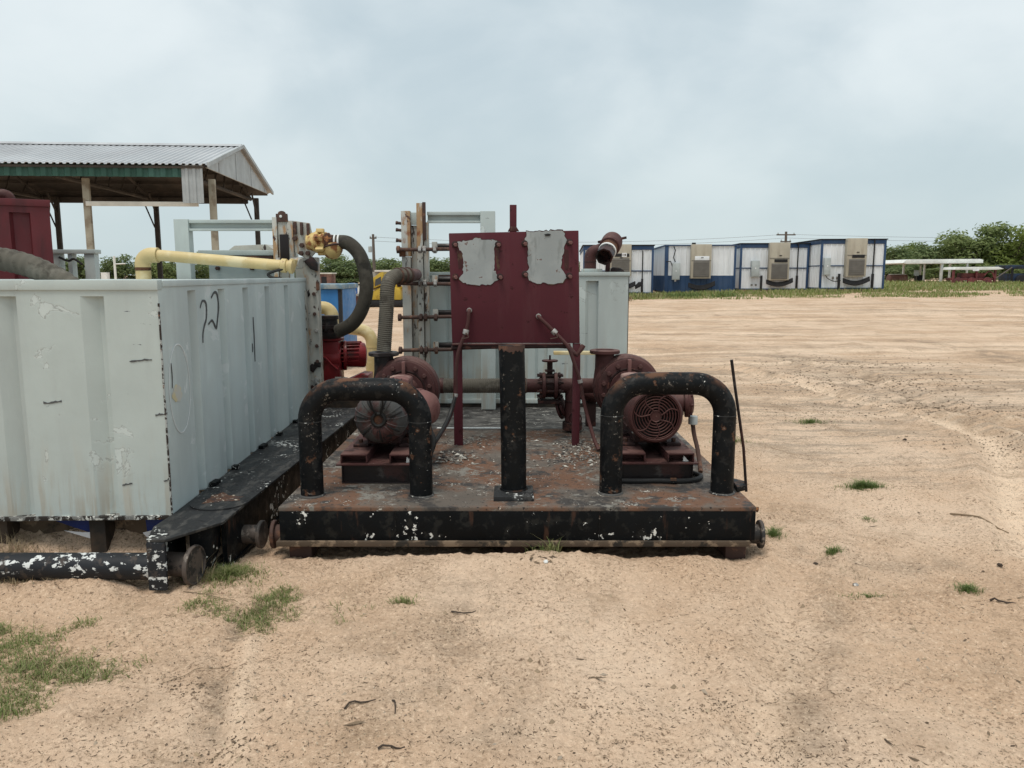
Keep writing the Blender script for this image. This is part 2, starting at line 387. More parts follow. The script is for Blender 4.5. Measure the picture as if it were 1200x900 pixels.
# ------------------------------------------------------------------ mesh builder
class MB:
    def __init__(self):
        self.v, self.f = [], []

    def add(self, vs, fs):
        o = len(self.v)
        self.v += [Vector(p) for p in vs]
        self.f += [tuple(i + o for i in q) for q in fs]
        return self

    def box(self, x0, x1, y0, y1, z0, z1):
        return self.add([(x0, y0, z0), (x1, y0, z0), (x1, y1, z0), (x0, y1, z0), (x0, y0, z1), (x1, y0, z1), (x1, y1, z1), (x0, y1, z1)],
                        [(0, 3, 2, 1), (4, 5, 6, 7), (0, 1, 5, 4), (1, 2, 6, 5), (2, 3, 7, 6), (3, 0, 4, 7)])

    def obox(self, c, size, rot=None):
        c = Vector(c)
        rot = rot or Matrix.Identity(3)
        h = [s / 2 for s in size]
        pts = []
        for z in (-1, 1):
            for x, y in ((-1, -1), (1, -1), (1, 1), (-1, 1)):
                pts.append(c + rot @ Vector((x * h[0], y * h[1], z * h[2])))
        return self.add(pts, [(0, 3, 2, 1), (4, 5, 6, 7), (0, 1, 5, 4), (1, 2, 6, 5), (2, 3, 7, 6), (3, 0, 4, 7)])

    def prism(self, pts, ext):
        """closed polygon of 3-D points pushed along ext"""
        pts = [Vector(p) for p in pts]
        ext = Vector(ext)
        n = len(pts)
        nrm = Vector((0, 0, 0))
        for i in range(n):
            nrm += pts[i].cross(pts[(i + 1) % n])
        if nrm.dot(ext) > 0:
            pts.reverse()
        vs = pts + [p + ext for p in pts]
        fs = [tuple(range(n)), tuple(range(2 * n - 1, n - 1, -1))]
        fs += [(i, i + n, (i + 1) % n + n, (i + 1) % n) for i in range(n)]
        return self.add(vs, fs)

    def tube(self, path, r, seg=14, cap=True, flat=1.0):
        path = [Vector(p) for p in path]
        n = len(path)
        rs = list(r) if isinstance(r, (list, tuple, np.ndarray)) else [r] * n
        t0 = (path[1] - path[0]).normalized()
        up = Vector((0, 0, 1)) if abs(t0.z) < 0.9 else Vector((0, 1, 0))
        a = (up - t0 * up.dot(t0)).normalized()
        o = len(self.v)
        prev = t0
        for i in range(n):
            if i == 0:
                t = t0
            elif i == n - 1:
                t = (path[i] - path[i - 1]).normalized()
            else:
                t = ((path[i] - path[i - 1]).normalized() + (path[i + 1] - path[i]).normalized()).normalized()
            q = prev.rotation_difference(t)
            a = q @ a
            a = (a - t * a.dot(t)).normalized()
            b = t.cross(a)
            prev = t
            for k in range(seg):
                an = 2 * PI * k / seg
                self.v.append(path[i] + (a * math.cos(an) + b * math.sin(an) * flat) * rs[i])
        for i in range(n - 1):
            for k in range(seg):
                k2 = (k + 1) % seg
                self.f.append((o + i * seg + k, o + i * seg + k2, o + (i + 1) * seg + k2, o + (i + 1) * seg + k))
        if cap:
            self.f.append(tuple(o + k for k in reversed(range(seg))))
            self.f.append(tuple(o + (n - 1) * seg + k for k in range(seg)))
        return self

    def lathe(self, prof, org, axis, seg=28, cap=True):
        """prof: (radius, distance along axis)"""
        axis = Vector(axis).normalized()
        org = Vector(org)
        up = Vector((0, 0, 1)) if abs(axis.z) < 0.9 else Vector((1, 0, 0))
        a = (up - axis * up.dot(axis)).normalized()
        b = axis.cross(a)
        o = len(self.v)
        for (r, h) in prof:
            for k in range(seg):
                an = 2 * PI * k / seg
                self.v.append(org + axis * h + (a * math.cos(an) + b * math.sin(an)) * max(r, 1e-4))
        n = len(prof)
        for i in range(n - 1):
            for k in range(seg):
                k2 = (k + 1) % seg
                self.f.append((o + i * seg + k, o + i * seg + k2, o + (i + 1) * seg + k2, o + (i + 1) * seg + k))
        if cap:
            self.f.append(tuple(o + k for k in reversed(range(seg))))
            self.f.append(tuple(o + (n - 1) * seg + k for k in range(seg)))
        return self

    def cyl(self, a, b, r, seg=16):
        return self.tube([a, b], r, seg)

    def torus(self, c, axis, Rr, r, seg=32, ss=6, a0=0, a1=2 * PI):
        axis = Vector(axis).normalized()
        up = Vector((0, 0, 1)) if abs(axis.z) < 0.9 else Vector((1, 0, 0))
        a = (up - axis * up.dot(axis)).normalized()
        b = axis.cross(a)
        c = Vector(c)
        o = len(self.v)
        full = abs(a1 - a0 - 2 * PI) < 1e-6
        m = seg if full else seg + 1
        for i in range(m):
            an = a0 + (a1 - a0) * i / seg
            d = a * math.cos(an) + b * math.sin(an)
            for k in range(ss):
                bn = 2 * PI * k / ss
                self.v.append(c + d * (Rr + r * math.cos(bn)) + axis * r * math.sin(bn))
        for i in range(seg if full else seg):
            i2 = (i + 1) % m
            for k in range(ss):
                k2 = (k + 1) % ss
                self.f.append((o + i * ss + k, o + i2 * ss + k, o + i2 * ss + k2, o + i * ss + k2))
        return self

    def strip(self, prof, ext, thick=None):
        """open polyline of 3-D points swept along ext (a corrugated sheet); thick = vector for a second skin"""
        prof = [Vector(p) for p in prof]
        ext = Vector(ext)
        n = len(prof)
        vs = prof + [p + ext for p in prof]
        fs = [(i, i + 1, i + 1 + n, i + n) for i in range(n - 1)]
        if thick is not None:
            tv = Vector(thick)
            vs = vs + [p + tv for p in vs]
            m = 2 * n
            fs += [(i + n + m, i + 1 + n + m, i + 1 + m, i + m) for i in range(n - 1)]
            fs += [(i + m, i + 1 + m, i + 1, i) for i in range(n - 1)]
            fs += [(i + n, i + 1 + n, i + 1 + n + m, i + n + m) for i in range(n - 1)]
            fs += [(0, n, n + m, m), (n - 1, n - 1 + m, 2 * n - 1 + m, 2 * n - 1)]
        return self.add(vs, fs)

    def mesh(self, name, mat, inv=None, bevel=0, smooth=35):
        me = bpy.data.meshes.new(name)
        vs = self.v if inv is None else [inv @ p for p in self.v]
        me.from_pydata([tuple(p) for p in vs], [], self.f)
        me.update()
        bm = bmesh.new()
        bm.from_mesh(me)
        bmesh.ops.recalc_face_normals(bm, faces=bm.faces)
        if bevel:
            es = [e for e in bm.edges if len(e.link_faces) == 2 and e.calc_face_angle(0) > R(35)]
            if es:
                bmesh.ops.bevel(bm, geom=es, offset=bevel, segments=2, profile=0.6, affect='EDGES', clamp_overlap=True)
        bm.to_mesh(me)
        bm.free()
        if smooth:
            me.polygons.foreach_set('use_smooth', [True] * len(me.polygons))
            me.set_sharp_from_angle(angle=R(smooth))
        me.materials.append(mat)
        return me

    def build(self, name, mat, parent=None, bevel=0, smooth=35, local=False, label=None, kind=None):
        mat = MAT[mat] if isinstance(mat, str) else mat
        wm = WM.get(parent.name) if parent is not None else None
        inv = None if (wm is None or local) else wm.inverted()
        o = bpy.data.objects.new(name, self.mesh(name, mat, inv, bevel, smooth))
        COL.objects.link(o)
        if parent is not None:
            o.parent = parent
            if wm is not None:
                WM[o.name] = wm
        if label:
            o['label'] = label
        if kind:
            o['kind'] = kind
        return o


WM = {}


def tag(o, label=None, cat=None, group=None, kind=None):
    for k, v in (('label', label), ('category', cat), ('group', group), ('kind', kind)):
        if v:
            o[k] = v
    return o


def thing(name, label, cat, loc=(0, 0, 0), rz=0, group=None):
    o = bpy.data.objects.new(name, None)
    o.empty_display_size = 0.2
    COL.objects.link(o)
    o.location = loc
    o.rotation_euler = (0, 0, rz)
    WM[o.name] = Matrix.Translation(loc) @ Matrix.Rotation(rz, 4, 'Z')
    return tag(o, label, cat, group)


_boltmesh = {}


def bolt(parent, pos, axis, r=0.014, h=0.02, mat='dkrust', name='bolt', world=True):
    key = (round(r, 4), round(h, 4), mat)
    if key not in _boltmesh:
        m = MB().lathe([(r * 0.92, 0), (r, 0.002), (r, h * 0.9), (r * 0.8, h)], (0, 0, 0), (0, 0, 1), 6)
        _boltmesh[key] = m.mesh('bolt', MAT[mat])
    o = bpy.data.objects.new(name, _boltmesh[key])
    COL.objects.link(o)
    q = Vector((0, 0, 1)).rotation_difference(Vector(axis).normalized())
    mw = Matrix.Translation(pos) @ q.to_matrix().to_4x4()
    wm = WM.get(parent.name)
    if wm is not None and world:
        mw = wm.inverted() @ mw
    o.parent = parent
    o.matrix_basis = mw
    return o


def arc(c, ax, ay, r, a0, a1, n):
    c, ax, ay = Vector(c), Vector(ax), Vector(ay)
    return [c + ax * (r * math.cos(a0 + (a1 - a0) * i / n)) + ay * (r * math.sin(a0 + (a1 - a0) * i / n)) for i in range(n + 1)]


def spline(pts, n=12):
    """Catmull-Rom through pts"""
    P = [Vector(p) for p in pts]
    P = [P[0] * 2 - P[1]] + P + [P[-1] * 2 - P[-2]]
    out = []
    for i in range(1, len(P) - 2):
        for k in range(n):
            t = k / n
            a, b, c, d = P[i - 1], P[i], P[i + 1], P[i + 2]
            out.append(0.5 * ((2 * b) + (c - a) * t + (2 * a - 5 * b + 4 * c - d) * t * t + (3 * b - a - 3 * c + d) * t ** 3))
    out.append(P[-2])
    return out


def ribbed(path, r, pitch, amp):
    """resample a path and give it ring ribs"""
    path = [Vector(p) for p in path]
    L = [0]
    for a, b in zip(path, path[1:]):
        L.append(L[-1] + (b - a).length)
    n = max(4, int(L[-1] / pitch) * 4)
    pts, rs = [], []
    j = 0
    for i in range(n + 1):
        s = L[-1] * i / n
        while j < len(L) - 2 and L[j + 1] < s:
            j += 1
        t = (s - L[j]) / max(1e-6, L[j + 1] - L[j])
        pts.append(path[j].lerp(path[j + 1], min(1, t)))
        rs.append(r + amp * (1, 0.5, -0.6, 0.5)[i % 4])
    return pts, rs


# ------------------------------------------------------------------ ground
def vnoise(x, y, seed):
    g = np.random.default_rng(seed).random((256, 256))
    xi, yi = np.floor(x).astype(int), np.floor(y).astype(int)
    fx, fy = x - xi, y - yi
    fx, fy = fx * fx * (3 - 2 * fx), fy * fy * (3 - 2 * fy)
    a, b = g[xi % 256, yi % 256], g[(xi + 1) % 256, yi % 256]
    c, d = g[xi % 256, (yi + 1) % 256], g[(xi + 1) % 256, (yi + 1) % 256]
    return (a * (1 - fx) + b * fx) * (1 - fy) + (c * (1 - fx) + d * fx) * fy - 0.5


def fbm(x, y, sc, seed, octs=4, gain=0.5):
    o, a = 0, 1.0
    for i in range(octs):
        o = o + a * vnoise(x * sc * 2 ** i + 13.7 * i, y * sc * 2 ** i + 5.1 * i, seed + i)
        a *= gain
    return o


def sst(a, b, x):
    t = np.clip((x - a) / (b - a), 0, 1)
    return t * t * (3 - 2 * t)


def seg_dist(x, y, pts):
    best = np.full(np.shape(x), 1e9)
    for (ax, ay), (bx, by) in zip(pts, pts[1:]):
        dx, dy = bx - ax, by - ay
        t = np.clip(((x - ax) * dx + (y - ay) * dy) / (dx * dx + dy * dy), 0, 1)
        best = np.minimum(best, np.hypot(x - ax - t * dx, y - ay - t * dy))
    return best


def ground_macro(x, y):
    rise = 0.0172 * np.clip(y - 8 - 2 * np.exp(-np.clip(y - 8, 0, 99) / 4), 0, 67)
    bl = 0.35 + 0.65 * sst(-8, 24, x)
    return rise * bl


RUTS = [([(-0.90, 0.9), (-0.90, 2.1), (-1.07, 2.6), (-1.165, 2.98), (-1.2, 3.3)], 0.05, 0.014),
        ([(2.85, 4.0), (3.18, 4.66), (4.04, 6.13), (4.38, 6.97), (4.34, 7.87), (4.09, 9.04), (3.96, 10.7), (3.5, 12.1)], 0.14, 0.045),
        ([(3.9, 4.6), (4.6, 5.9), (4.95, 7.0), (4.9, 8.6), (5.0, 10.1), (5.2, 11.3), (4.8, 12.7)], 0.14, 0.040),
        ([(6.5, 6.2), (4.8, 8.0), (2.6, 9.6), (-0.2, 11.2)], 0.10, 0.022),
        ([(0.70, 0.9), (0.78, 2.1), (0.89, 2.5), (1.15, 2.95), (1.28, 3.4), (1.75, 4.3)], 0.10, 0.022),
        ([(0.99, 1.2), (0.99, 2.1), (1.12, 2.6), (1.51, 3.36)], 0.07, 0.012),
        ([(0.1, 3.6), (-0.12, 3.0), (-0.2, 2.2)], 0.16, 0.008)]
# dirt that lies along the tracks: pale loose sand thrown up, dark packed earth (points, width, pale?, strength)
DIRT = [([(2.85, 4.0), (3.18, 4.66), (4.04, 6.13), (4.38, 6.97), (4.34, 7.87), (4.09, 9.04), (3.96, 10.7), (3.5, 12.1)], 0.15, True, 1.0),
        ([(3.5, 4.0), (3.9, 4.9), (4.55, 6.3), (4.75, 7.2)], 0.10, True, 0.8),
        ([(4.84, 12.6), (5.19, 11.3), (4.96, 10.1), (4.86, 8.85), (4.65, 7.55), (4.8, 7.1)], 0.22, False, 1.0),
        ([(4.3, 12.0), (4.6, 10.6), (4.5, 9.4), (4.7, 8.4)], 0.12, False, 0.8),
        ([(8.5, 16.7), (8.9, 14.8), (8.6, 12.9)], 0.35, False, 0.9),
        ([(4.6, 13.9), (5.8, 13.0), (6.4, 10.5)], 0.25, False, 0.8),
        ([(-0.90, 1.2), (-0.90, 2.1), (-1.07, 2.6), (-1.165, 2.98), (-1.2, 3.3)], 0.045, False, 0.9),
        ([(-0.83, 1.2), (-0.835, 2.1), (-0.98, 2.6), (-1.08, 3.0)], 0.045, True, 0.5),
        ([(0.70, 0.9), (0.78, 2.1), (0.89, 2.5), (1.15, 2.95), (1.28, 3.4)], 0.08, True, 0.38),
        ([(0.85, 1.2), (0.92, 2.1), (1.03, 2.5), (1.3, 2.95), (1.5, 3.4)], 0.08, False, 0.5),
        ([(-0.22, 3.5), (-0.2, 2.9), (-0.11, 2.4)], 0.16, False, 0.55),
        ([(-0.75, 3.2), (-0.5, 2.8), (-0.35, 2.4)], 0.10, False, 0.35),
        ([(1.6, 4.1), (1.9, 3.8), (2.3, 3.9)], 0.12, False, 0.45)]
_r = random.Random(31)
for k in range(26):
    ya = 8.5 * (3.6 ** (k / 25)) + _r.uniform(-0.4, 0.4)
    sl, cv = _r.uniform(-0.10, 0.10), _r.uniform(-0.012, 0.012)
    x0_ = _r.uniform(0, 4) if k % 3 else 1.5
    ln = _r.uniform(5, 9) + ya * 0.5
    DIRT.append(([(x0_ + ln * i / 8, ya + sl * ln * i / 8 + cv * (ln * i / 8) ** 2) for i in range(9)], 0.05 + 0.006 * ya, k % 2 == 0, _r.uniform(0.5, 1.0)))


def ground_z(x, y, fine=True):
    x, y = np.asarray(x, float), np.asarray(y, float)
    z = ground_macro(x, y)
    fade = 1 / (1 + (np.clip(y - 6, 0, 999) / 14) ** 2)
    z = z + fbm(x, y, 0.45, 3, 3) * 0.05
    z = z + fbm(x, y, 1.9, 9, 4) * 0.022 * (0.4 + fade)
    # long shallow wheel tracks that run across the yard
    z = z + fbm(x * 0.09, y * 1.0, 1.1, 40, 3) * 0.06 * sst(8, 15, y) * (1 - sst(32, 38, y))
    if fine:
        z = z + fbm(x, y, 9, 21, 3) * 0.010 * fade
        z = z + np.maximum(fbm(x, y, 26, 33, 2), 0.02) * 0.022 * fade
        z = z + np.maximum(fbm(x, y, 44, 57, 2), 0.10) * 0.024 * fade * (0.4 + 1.2 * np.clip(fbm(x, y, 1.6, 91, 2) + 0.4, 0, 1))
    for pts, wd, dp in RUTS:
        d = seg_dist(x, y, pts)
        z = z - dp * np.exp(-(d / wd) ** 2) + dp * 0.7 * np.exp(-((d - 1.7 * wd) / (wd * 0.6)) ** 2)
        z = z + np.exp(-(d / (wd * 1.1)) ** 4) * dp * 0.10 * np.sin(y * 55 + x * 14)
    # drifts against and under the steel
    z = z + 0.050 * np.exp(-((x - 0.35) / 0.45) ** 2 - ((y - 3.74) / 0.16) ** 2)
    z = z + 0.22 * np.exp(-((y - 4.12) / 0.30) ** 2) * sst(-1.5, -2.0, x) * (0.75 + fbm(x, y, 2.2, 77, 3))
    z = z + 0.07 * np.exp(-((x + 2.9) / 0.45) ** 2 - ((y - 3.85) / 0.3) ** 2)
    z = z - 0.05 * np.exp(-((x + 1.35) / 0.25) ** 2 - ((y - 4.6) / 0.7) ** 2)
    z = z - 0.055 * sst(-1.25, -1.05, x) * (1 - sst(1.1, 1.35, x)) * sst(3.86, 4.1, y) * (1 - sst(7, 7.4, y))
    z = z + 0.060 * np.exp(-((y - 3.50) / 0.13) ** 2) * sst(-1.72, -1.95, x) * (0.8 + fbm(x, y, 5, 61, 3))
    z = z + 0.030 * np.exp(-((y - 3.80) / 0.14) ** 2) * sst(-1.0, -0.7, x) * (1 - sst(0.9, 1.2, x)) * (0.8 + 0.9 * fbm(x, y, 4, 62, 3))
    # spoil heap beyond the skids
    z = z + 0.16 * np.exp(-((x + 1.75) / 0.5) ** 2 - ((y - 10.5) / 0.6) ** 2)
    return z


def gz(x, y):
    return float(ground_z(np.array([x]), np.array([y]))[0])


def axis_pts(lo, hi, step, far_lo, far_hi, grow):
    mid = list(np.arange(lo, hi + 1e-6, step))
    a, s = [], step
    p = lo
    while p > far_lo:
        s *= grow
        p -= s
        a.append(p)
    b, s, p = [], step, hi
    while p < far_hi:
        s *= grow
        p += s
        b.append(p)
    return np.array(a[::-1] + mid + b)


gx = axis_pts(-2.7, 3.6, 0.0115, -900, 900, 1.030)
gy = axis_pts(1.6, 5.2, 0.0105, -60, 1500, 1.018)
GX, GY = np.meshgrid(gx, gy)
GZ = ground_z(GX, GY)
nx, ny = len(gx), len(gy)
me = bpy.data.meshes.new('ground')
co = np.stack([GX.ravel(), GY.ravel(), GZ.ravel()], 1)
idx = np.arange(nx * ny).reshape(ny, nx)
q = np.stack([idx[:-1, :-1], idx[:-1, 1:], idx[1:, 1:], idx[1:, :-1]], -1).reshape(-1, 4)
me.vertices.add(len(co))
me.vertices.foreach_set('co', co.ravel())
me.loops.add(q.size)
me.loops.foreach_set('vertex_index', q.ravel())
me.polygons.add(len(q))
me.polygons.foreach_set('loop_start', np.arange(0, q.size, 4))
me.polygons.foreach_set('loop_total', np.full(len(q), 4))
me.polygons.foreach_set('use_smooth', np.ones(len(q), bool))
me.update(calc_edges=True)
for nm, flag in (('dark', False), ('pale', True)):
    arr = np.zeros(nx * ny)
    near_ = (co[:, 1] < 40) & (co[:, 1] > 0) & (np.abs(co[:, 0]) < 30)
    sub = co[near_]
    acc = np.zeros(len(sub))
    for pts, wd, pale, st_ in DIRT:
        if pale == flag:
            acc = np.maximum(acc, st_ * np.exp(-(seg_dist(sub[:, 0], sub[:, 1], pts) / wd) ** 2))
    arr[near_] = acc
    at = me.attributes.new(nm, 'FLOAT', 'POINT')
    at.data.foreach_set('value', arr)
ground = bpy.data.objects.new('ground', me)
COL.objects.link(ground)
tag(ground, kind='structure')

gm = bpy.data.materials.new('sand')
gm.use_nodes = True
t = gm.node_tree
b = t.nodes['Principled BSDF']
b.inputs['Roughness'].default_value = 0.95
b.inputs['Specular IOR Level'].default_value = 0.1
g = N(t, 'ShaderNodeNewGeometry')
pos = g.outputs['Position']
SAND, SAND_L, SAND_D = (0.545, 0.38, 0.258), (0.665, 0.50, 0.368), (0.39, 0.268, 0.18)
c0 = mix_col(t, maprange(t, noise(t, pos, 0.5, 5, 0.6), 0.36, 0.64), SAND, SAND_L)
c0 = mix_col(t, math_node(t, 'MULTIPLY', maprange(t, noise(t, pos, 1.3, 7, 0.65, 0.4), 0.52, 0.68), 0.55), c0, SAND_D)
mp = N(t, 'ShaderNodeMapping')
mp.inputs['Scale'].default_value = (0.16, 2.2, 1)
link(t, pos, mp.inputs[0])
spx = N(t, 'ShaderNodeSeparateXYZ')
link(t, pos, spx.inputs[0])
far = maprange(t, spx.outputs[1], 7, 13)
streak = noise(t, mp.outputs[0], 1.5, 9, 0.72, 0.5)
c0 = mix_col(t, math_node(t, 'MULTIPLY', math_node(t, 'MULTIPLY', maprange(t, streak, 0.52, 0.62), far), 0.60), c0, (0.300, 0.225, 0.160))
c0 = mix_col(t, math_node(t, 'MULTIPLY', math_node(t, 'MULTIPLY', maprange(t, streak, 0.46, 0.36), far), 0.55), c0, (0.66, 0.52, 0.385))
# grey gravelly patch where the traffic turns
gp = N(t, 'ShaderNodeMapping')
gp.inputs['Location'].default_value = (-4.4 * 0.30, -9.8 * 0.22, 0)
gp.inputs['Scale'].default_value = (0.30, 0.22, 0)
link(t, pos, gp.inputs[0])
ln = N(t, 'ShaderNodeVectorMath', operation='LENGTH')
link(t, gp.outputs[0], ln.inputs[0])
gmask = maprange(t, math_node(t, 'ADD', ln.outputs[1], math_node(t, 'MULTIPLY', noise(t, pos, 1.1, 5), -1.2)), 0.15, 0.75, 1, 0)
gn = maprange(t, noise(t, mp.outputs[0], 4.5, 7, 0.7, 0.4), 0.44, 0.60)
c0 = mix_col(t, math_node(t, 'MULTIPLY', math_node(t, 'MULTIPLY', gmask, gn), 0.62), c0, (0.255, 0.215, 0.170))
# dirt along the tracks
an = N(t, 'ShaderNodeAttribute', attribute_name='dark')
brk = maprange(t, noise(t, pos, 3.2, 8, 0.72, 0.6), 0.40, 0.60)
c0 = mix_col(t, math_node(t, 'MULTIPLY', math_node(t, 'MULTIPLY', an.outputs['Fac'], brk), 0.85), c0, (0.205, 0.158, 0.115))
an2 = N(t, 'ShaderNodeAttribute', attribute_name='pale')
c0 = mix_col(t, math_node(t, 'MULTIPLY', math_node(t, 'MULTIPLY', an2.outputs['Fac'], maprange(t, noise(t, pos, 2.5, 7, 0.7, 0.5), 0.30, 0.52)), 0.95), c0, (0.76, 0.585, 0.43))
# damp / scuffed patches, grains and specks
scuff = maprange(t, noise(t, pos, 1.7, 9, 0.74, 0.8), 0.50, 0.66)
c0 = mix_col(t, math_node(t, 'MULTIPLY', scuff, 0.50), c0, (0.31, 0.215, 0.140))
clus = maprange(t, noise(t, pos, 2.3, 4, 0.6), 0.36, 0.62)
gr = noise(t, pos, 60, 4, 0.75)
c0 = mix_col(t, math_node(t, 'MULTIPLY', maprange(t, gr, 0.46, 0.34), 0.60), c0, (0.80, 0.62, 0.45))
dk = math_node(t, 'MULTIPLY', maprange(t, gr, 0.53, 0.66), math_node(t, 'ADD', math_node(t, 'MULTIPLY', clus, 0.6), 0.30))
c0 = mix_col(t, dk, c0, (0.20, 0.135, 0.085))
v2 = noise(t, pos, 34, 5, 0.7, 0.5)
c0 = mix_col(t, math_node(t, 'MULTIPLY', maprange(t, v2, 0.585, 0.64), math_node(t, 'ADD', math_node(t, 'MULTIPLY', clus, 0.65), 0.15)), c0, (0.16, 0.105, 0.068))
c0 = mix_col(t, maprange(t, noise(t, pos, 90, 3, 0.6), 0.635, 0.68), c0, (0.10, 0.072, 0.050))
link(t, c0, b.inputs['Base Color'])
bn = N(t, 'ShaderNodeBump')
bn.inputs['Strength'].default_value = 0.9
bn.inputs['Distance'].default_value = 0.018
link(t, math_node(t, 'ADD', noise(t, pos, 24, 6, 0.7), math_node(t, 'MULTIPLY', noise(t, pos, 110, 4, 0.6), 0.4)), bn.inputs['Height'])
link(t, bn.outputs[0], b.inputs['Normal'])
me.materials.append(gm)

# ------------------------------------------------------------------ left tank on its skid
T1 = thing('steel_tank', 'big light grey corrugated steel tank at the left with hand-painted strokes on its side', 'tank', (-1.75, 3.82, 0), R(1.8))
TL, TZ0, TZ1 = 3.12, 0.272, 1.475


def groove_profile(segs, length, depth, wide, slope):
    """(s, d) polyline: flat at d = 0 with trapezoid grooves (d = depth) starting at each s"""
    out = [(0, 0)]
    for s in segs:
        out += [(s, 0), (s + 0.012, depth), (s + wide - slope, depth), (s + wide, 0)]
    out.append((length, 0))
    return out


def grooved_wall(to3, segs, length, z0, z1, depth=0.05, wide=0.13, slope=0.03, grz=0.045):
    """sheet with vertical grooves that stop short of the top rail"""
    m = MB()
    pr = groove_profile(segs, length, depth, wide, slope)
    zt = z1 - grz
    m.strip([to3(s, d, z0) for s, d in pr], (0, 0, zt - z0))
    m.strip([to3(s, 0, zt) for s, d in pr], (0, 0, z1 - zt))
    for s in segs:                                    # little roof closing the groove's top end
        q4 = [(s, 0), (s + 0.012, depth), (s + wide - slope, depth), (s + wide, 0)]
        m.add([to3(a, d, zt) for a, d in q4], [(0, 1, 2, 3)])
    return m


front_segs = [0.265 + 0.425 * k for k in range(7)]
grooved_wall(lambda s, d, z: Vector((-s, d, z)), front_segs, 3.3, TZ0, 1.425, grz=0.03, depth=0.036, wide=0.115, slope=0.075).build('front_wall', 'gray', T1, local=True, smooth=25)
side_segs = [0.375, 0.85, 1.32, 1.83, 2.37]
grooved_wall(lambda s, d, z: Vector((-d, s, z)), side_segs, TL, TZ0, 1.44, grz=0.025, depth=0.07, wide=0.12, slope=0.04).build('side_wall', 'gray_side', T1, local=True, smooth=25)
MB().box(-3.3, -0.0, 0.006, TL - 0.004, 1.445, 1.462).build('top_plate', 'gray', T1, local=True)
MB().box(-3.3, 0.004, -0.010, 0.05, 1.425, TZ1).build('top_rail', 'gray', T1, 0.004, local=True)
MB().box(-0.05, 0.007, 0.0505, TL, 1.44, TZ1 - 0.002).build('top_rail', 'gray_side', T1, 0.004, local=True)
MB().box(-3.3, 0, TL - 0.01, TL, TZ0, 1.44).build('back_wall', 'gray', T1, local=True)
MB().box(-3.3, 0.006, -0.012, 0.06, TZ0 - 0.018, TZ0 + 0.004).build('bottom_edge', 'dirtyedge', T1, 0.003, local=True)
MB().box(-0.003, 0.0045, -0.0045, 0.003, 0.28, 1.36).build('corner_edge', 'edge', T1, local=True, label='rusty chipped vertical corner')
MB().box(-0.006, 0.010, TL - 0.06, TL + 0.012, 0.28, 1.36).build('corner_bar', 'gray_chip', T1, local=True)
MB().box(-3.2, -0.12, 0.16, 0.24, 0.02, 0.254).build('cross_beam', 'mud', T1, local=True)
for k in range(6):
    MB().box(-0.45 - 0.5 * k, -0.37 - 0.5 * k, 0.05, 0.155, 0.03, 0.253).build('web_stiffener', 'darkinside', T1, local=True)


def stroke(pts, w, mat, name, parent, n=8):
    """a flat painted line on the +X side of the tank (local y, z)"""
    path = spline([(0, a, b) for a, b in pts], n)
    m = MB()
    vs, fs = [], []
    for i, p in enumerate(path):
        a, b2 = path[max(0, i - 1)], path[min(len(path) - 1, i + 1)]
        d = (b2 - a).normalized()
        nrm = Vector((0, -d.z, d.y))
        ww = w * (0.35 + 0.65 * math.sin(PI * (0.12 + 0.76 * i / (len(path) - 1)))) * (0.85 + 0.3 * random.random())
        for sgn, xx in ((-1, 0.0015), (1, 0.0015), (1, 0.0035), (-1, 0.0035)):
            vs.append((xx, p.y + nrm.y * ww * sgn, p.z + nrm.z * ww * sgn))
    for i in range(len(path) - 1):
        o = 4 * i
        for k in range(4):
            k2 = (k + 1) % 4
            fs.append((o + k, o + k2, o + 4 + k2, o + 4 + k))
    m.add(vs, fs)
    return m.build(name, mat, parent, local=True, smooth=0)


stroke([(0.544, 1.315), (0.585, 1.352), (0.640, 1.335), (0.632, 1.255), (0.590, 1.205), (0.566, 1.165), (0.558, 1.115)], 0.0085, 'ink', 'painted_stroke', T1)
stroke([(0.728, 1.366), (0.783, 1.396), (0.830, 1.383), (0.842, 1.306), (0.800, 1.205), (0.780, 1.186), (0.725, 1.232), (0.660, 1.215)], 0.009, 'ink', 'painted_stroke', T1)
stroke([(0.193 + 0.135 * math.cos(a), 0.905 + 0.235 * math.sin(a)) for a in np.linspace(0.4, 0.4 + 2 * PI, 22)], 0.0028, 'chalk', 'chalk_ring', T1, 3)
for (yy, z0, z1, ww) in ((1.52, 1.21, 0.90, 0.010), (1.475, 1.03, 0.97, 0.008), (0.10, 1.05, 0.92, 0.004)):
    stroke([(yy, z0), (yy + 0.004, (z0 + z1) / 2), (yy - 0.003, z1)], ww, 'ink', 'scratch', T1)


def ragged(cx, cz, rx, rz, n, amp, seed, sq=2.6):
    rr = random.Random(seed)
    out = []
    for i in range(n):
        a = 2 * PI * i / n
        c, s = math.cos(a), math.sin(a)
        k = (abs(c) ** sq + abs(s) ** sq) ** (-1 / sq)
        k *= 1 + amp * (rr.random() - 0.5) + amp * 0.8 * math.sin(3 * a + seed) * 0.5
        out.append((cx + rx * k * c, cz + rz * k * s))
    return out


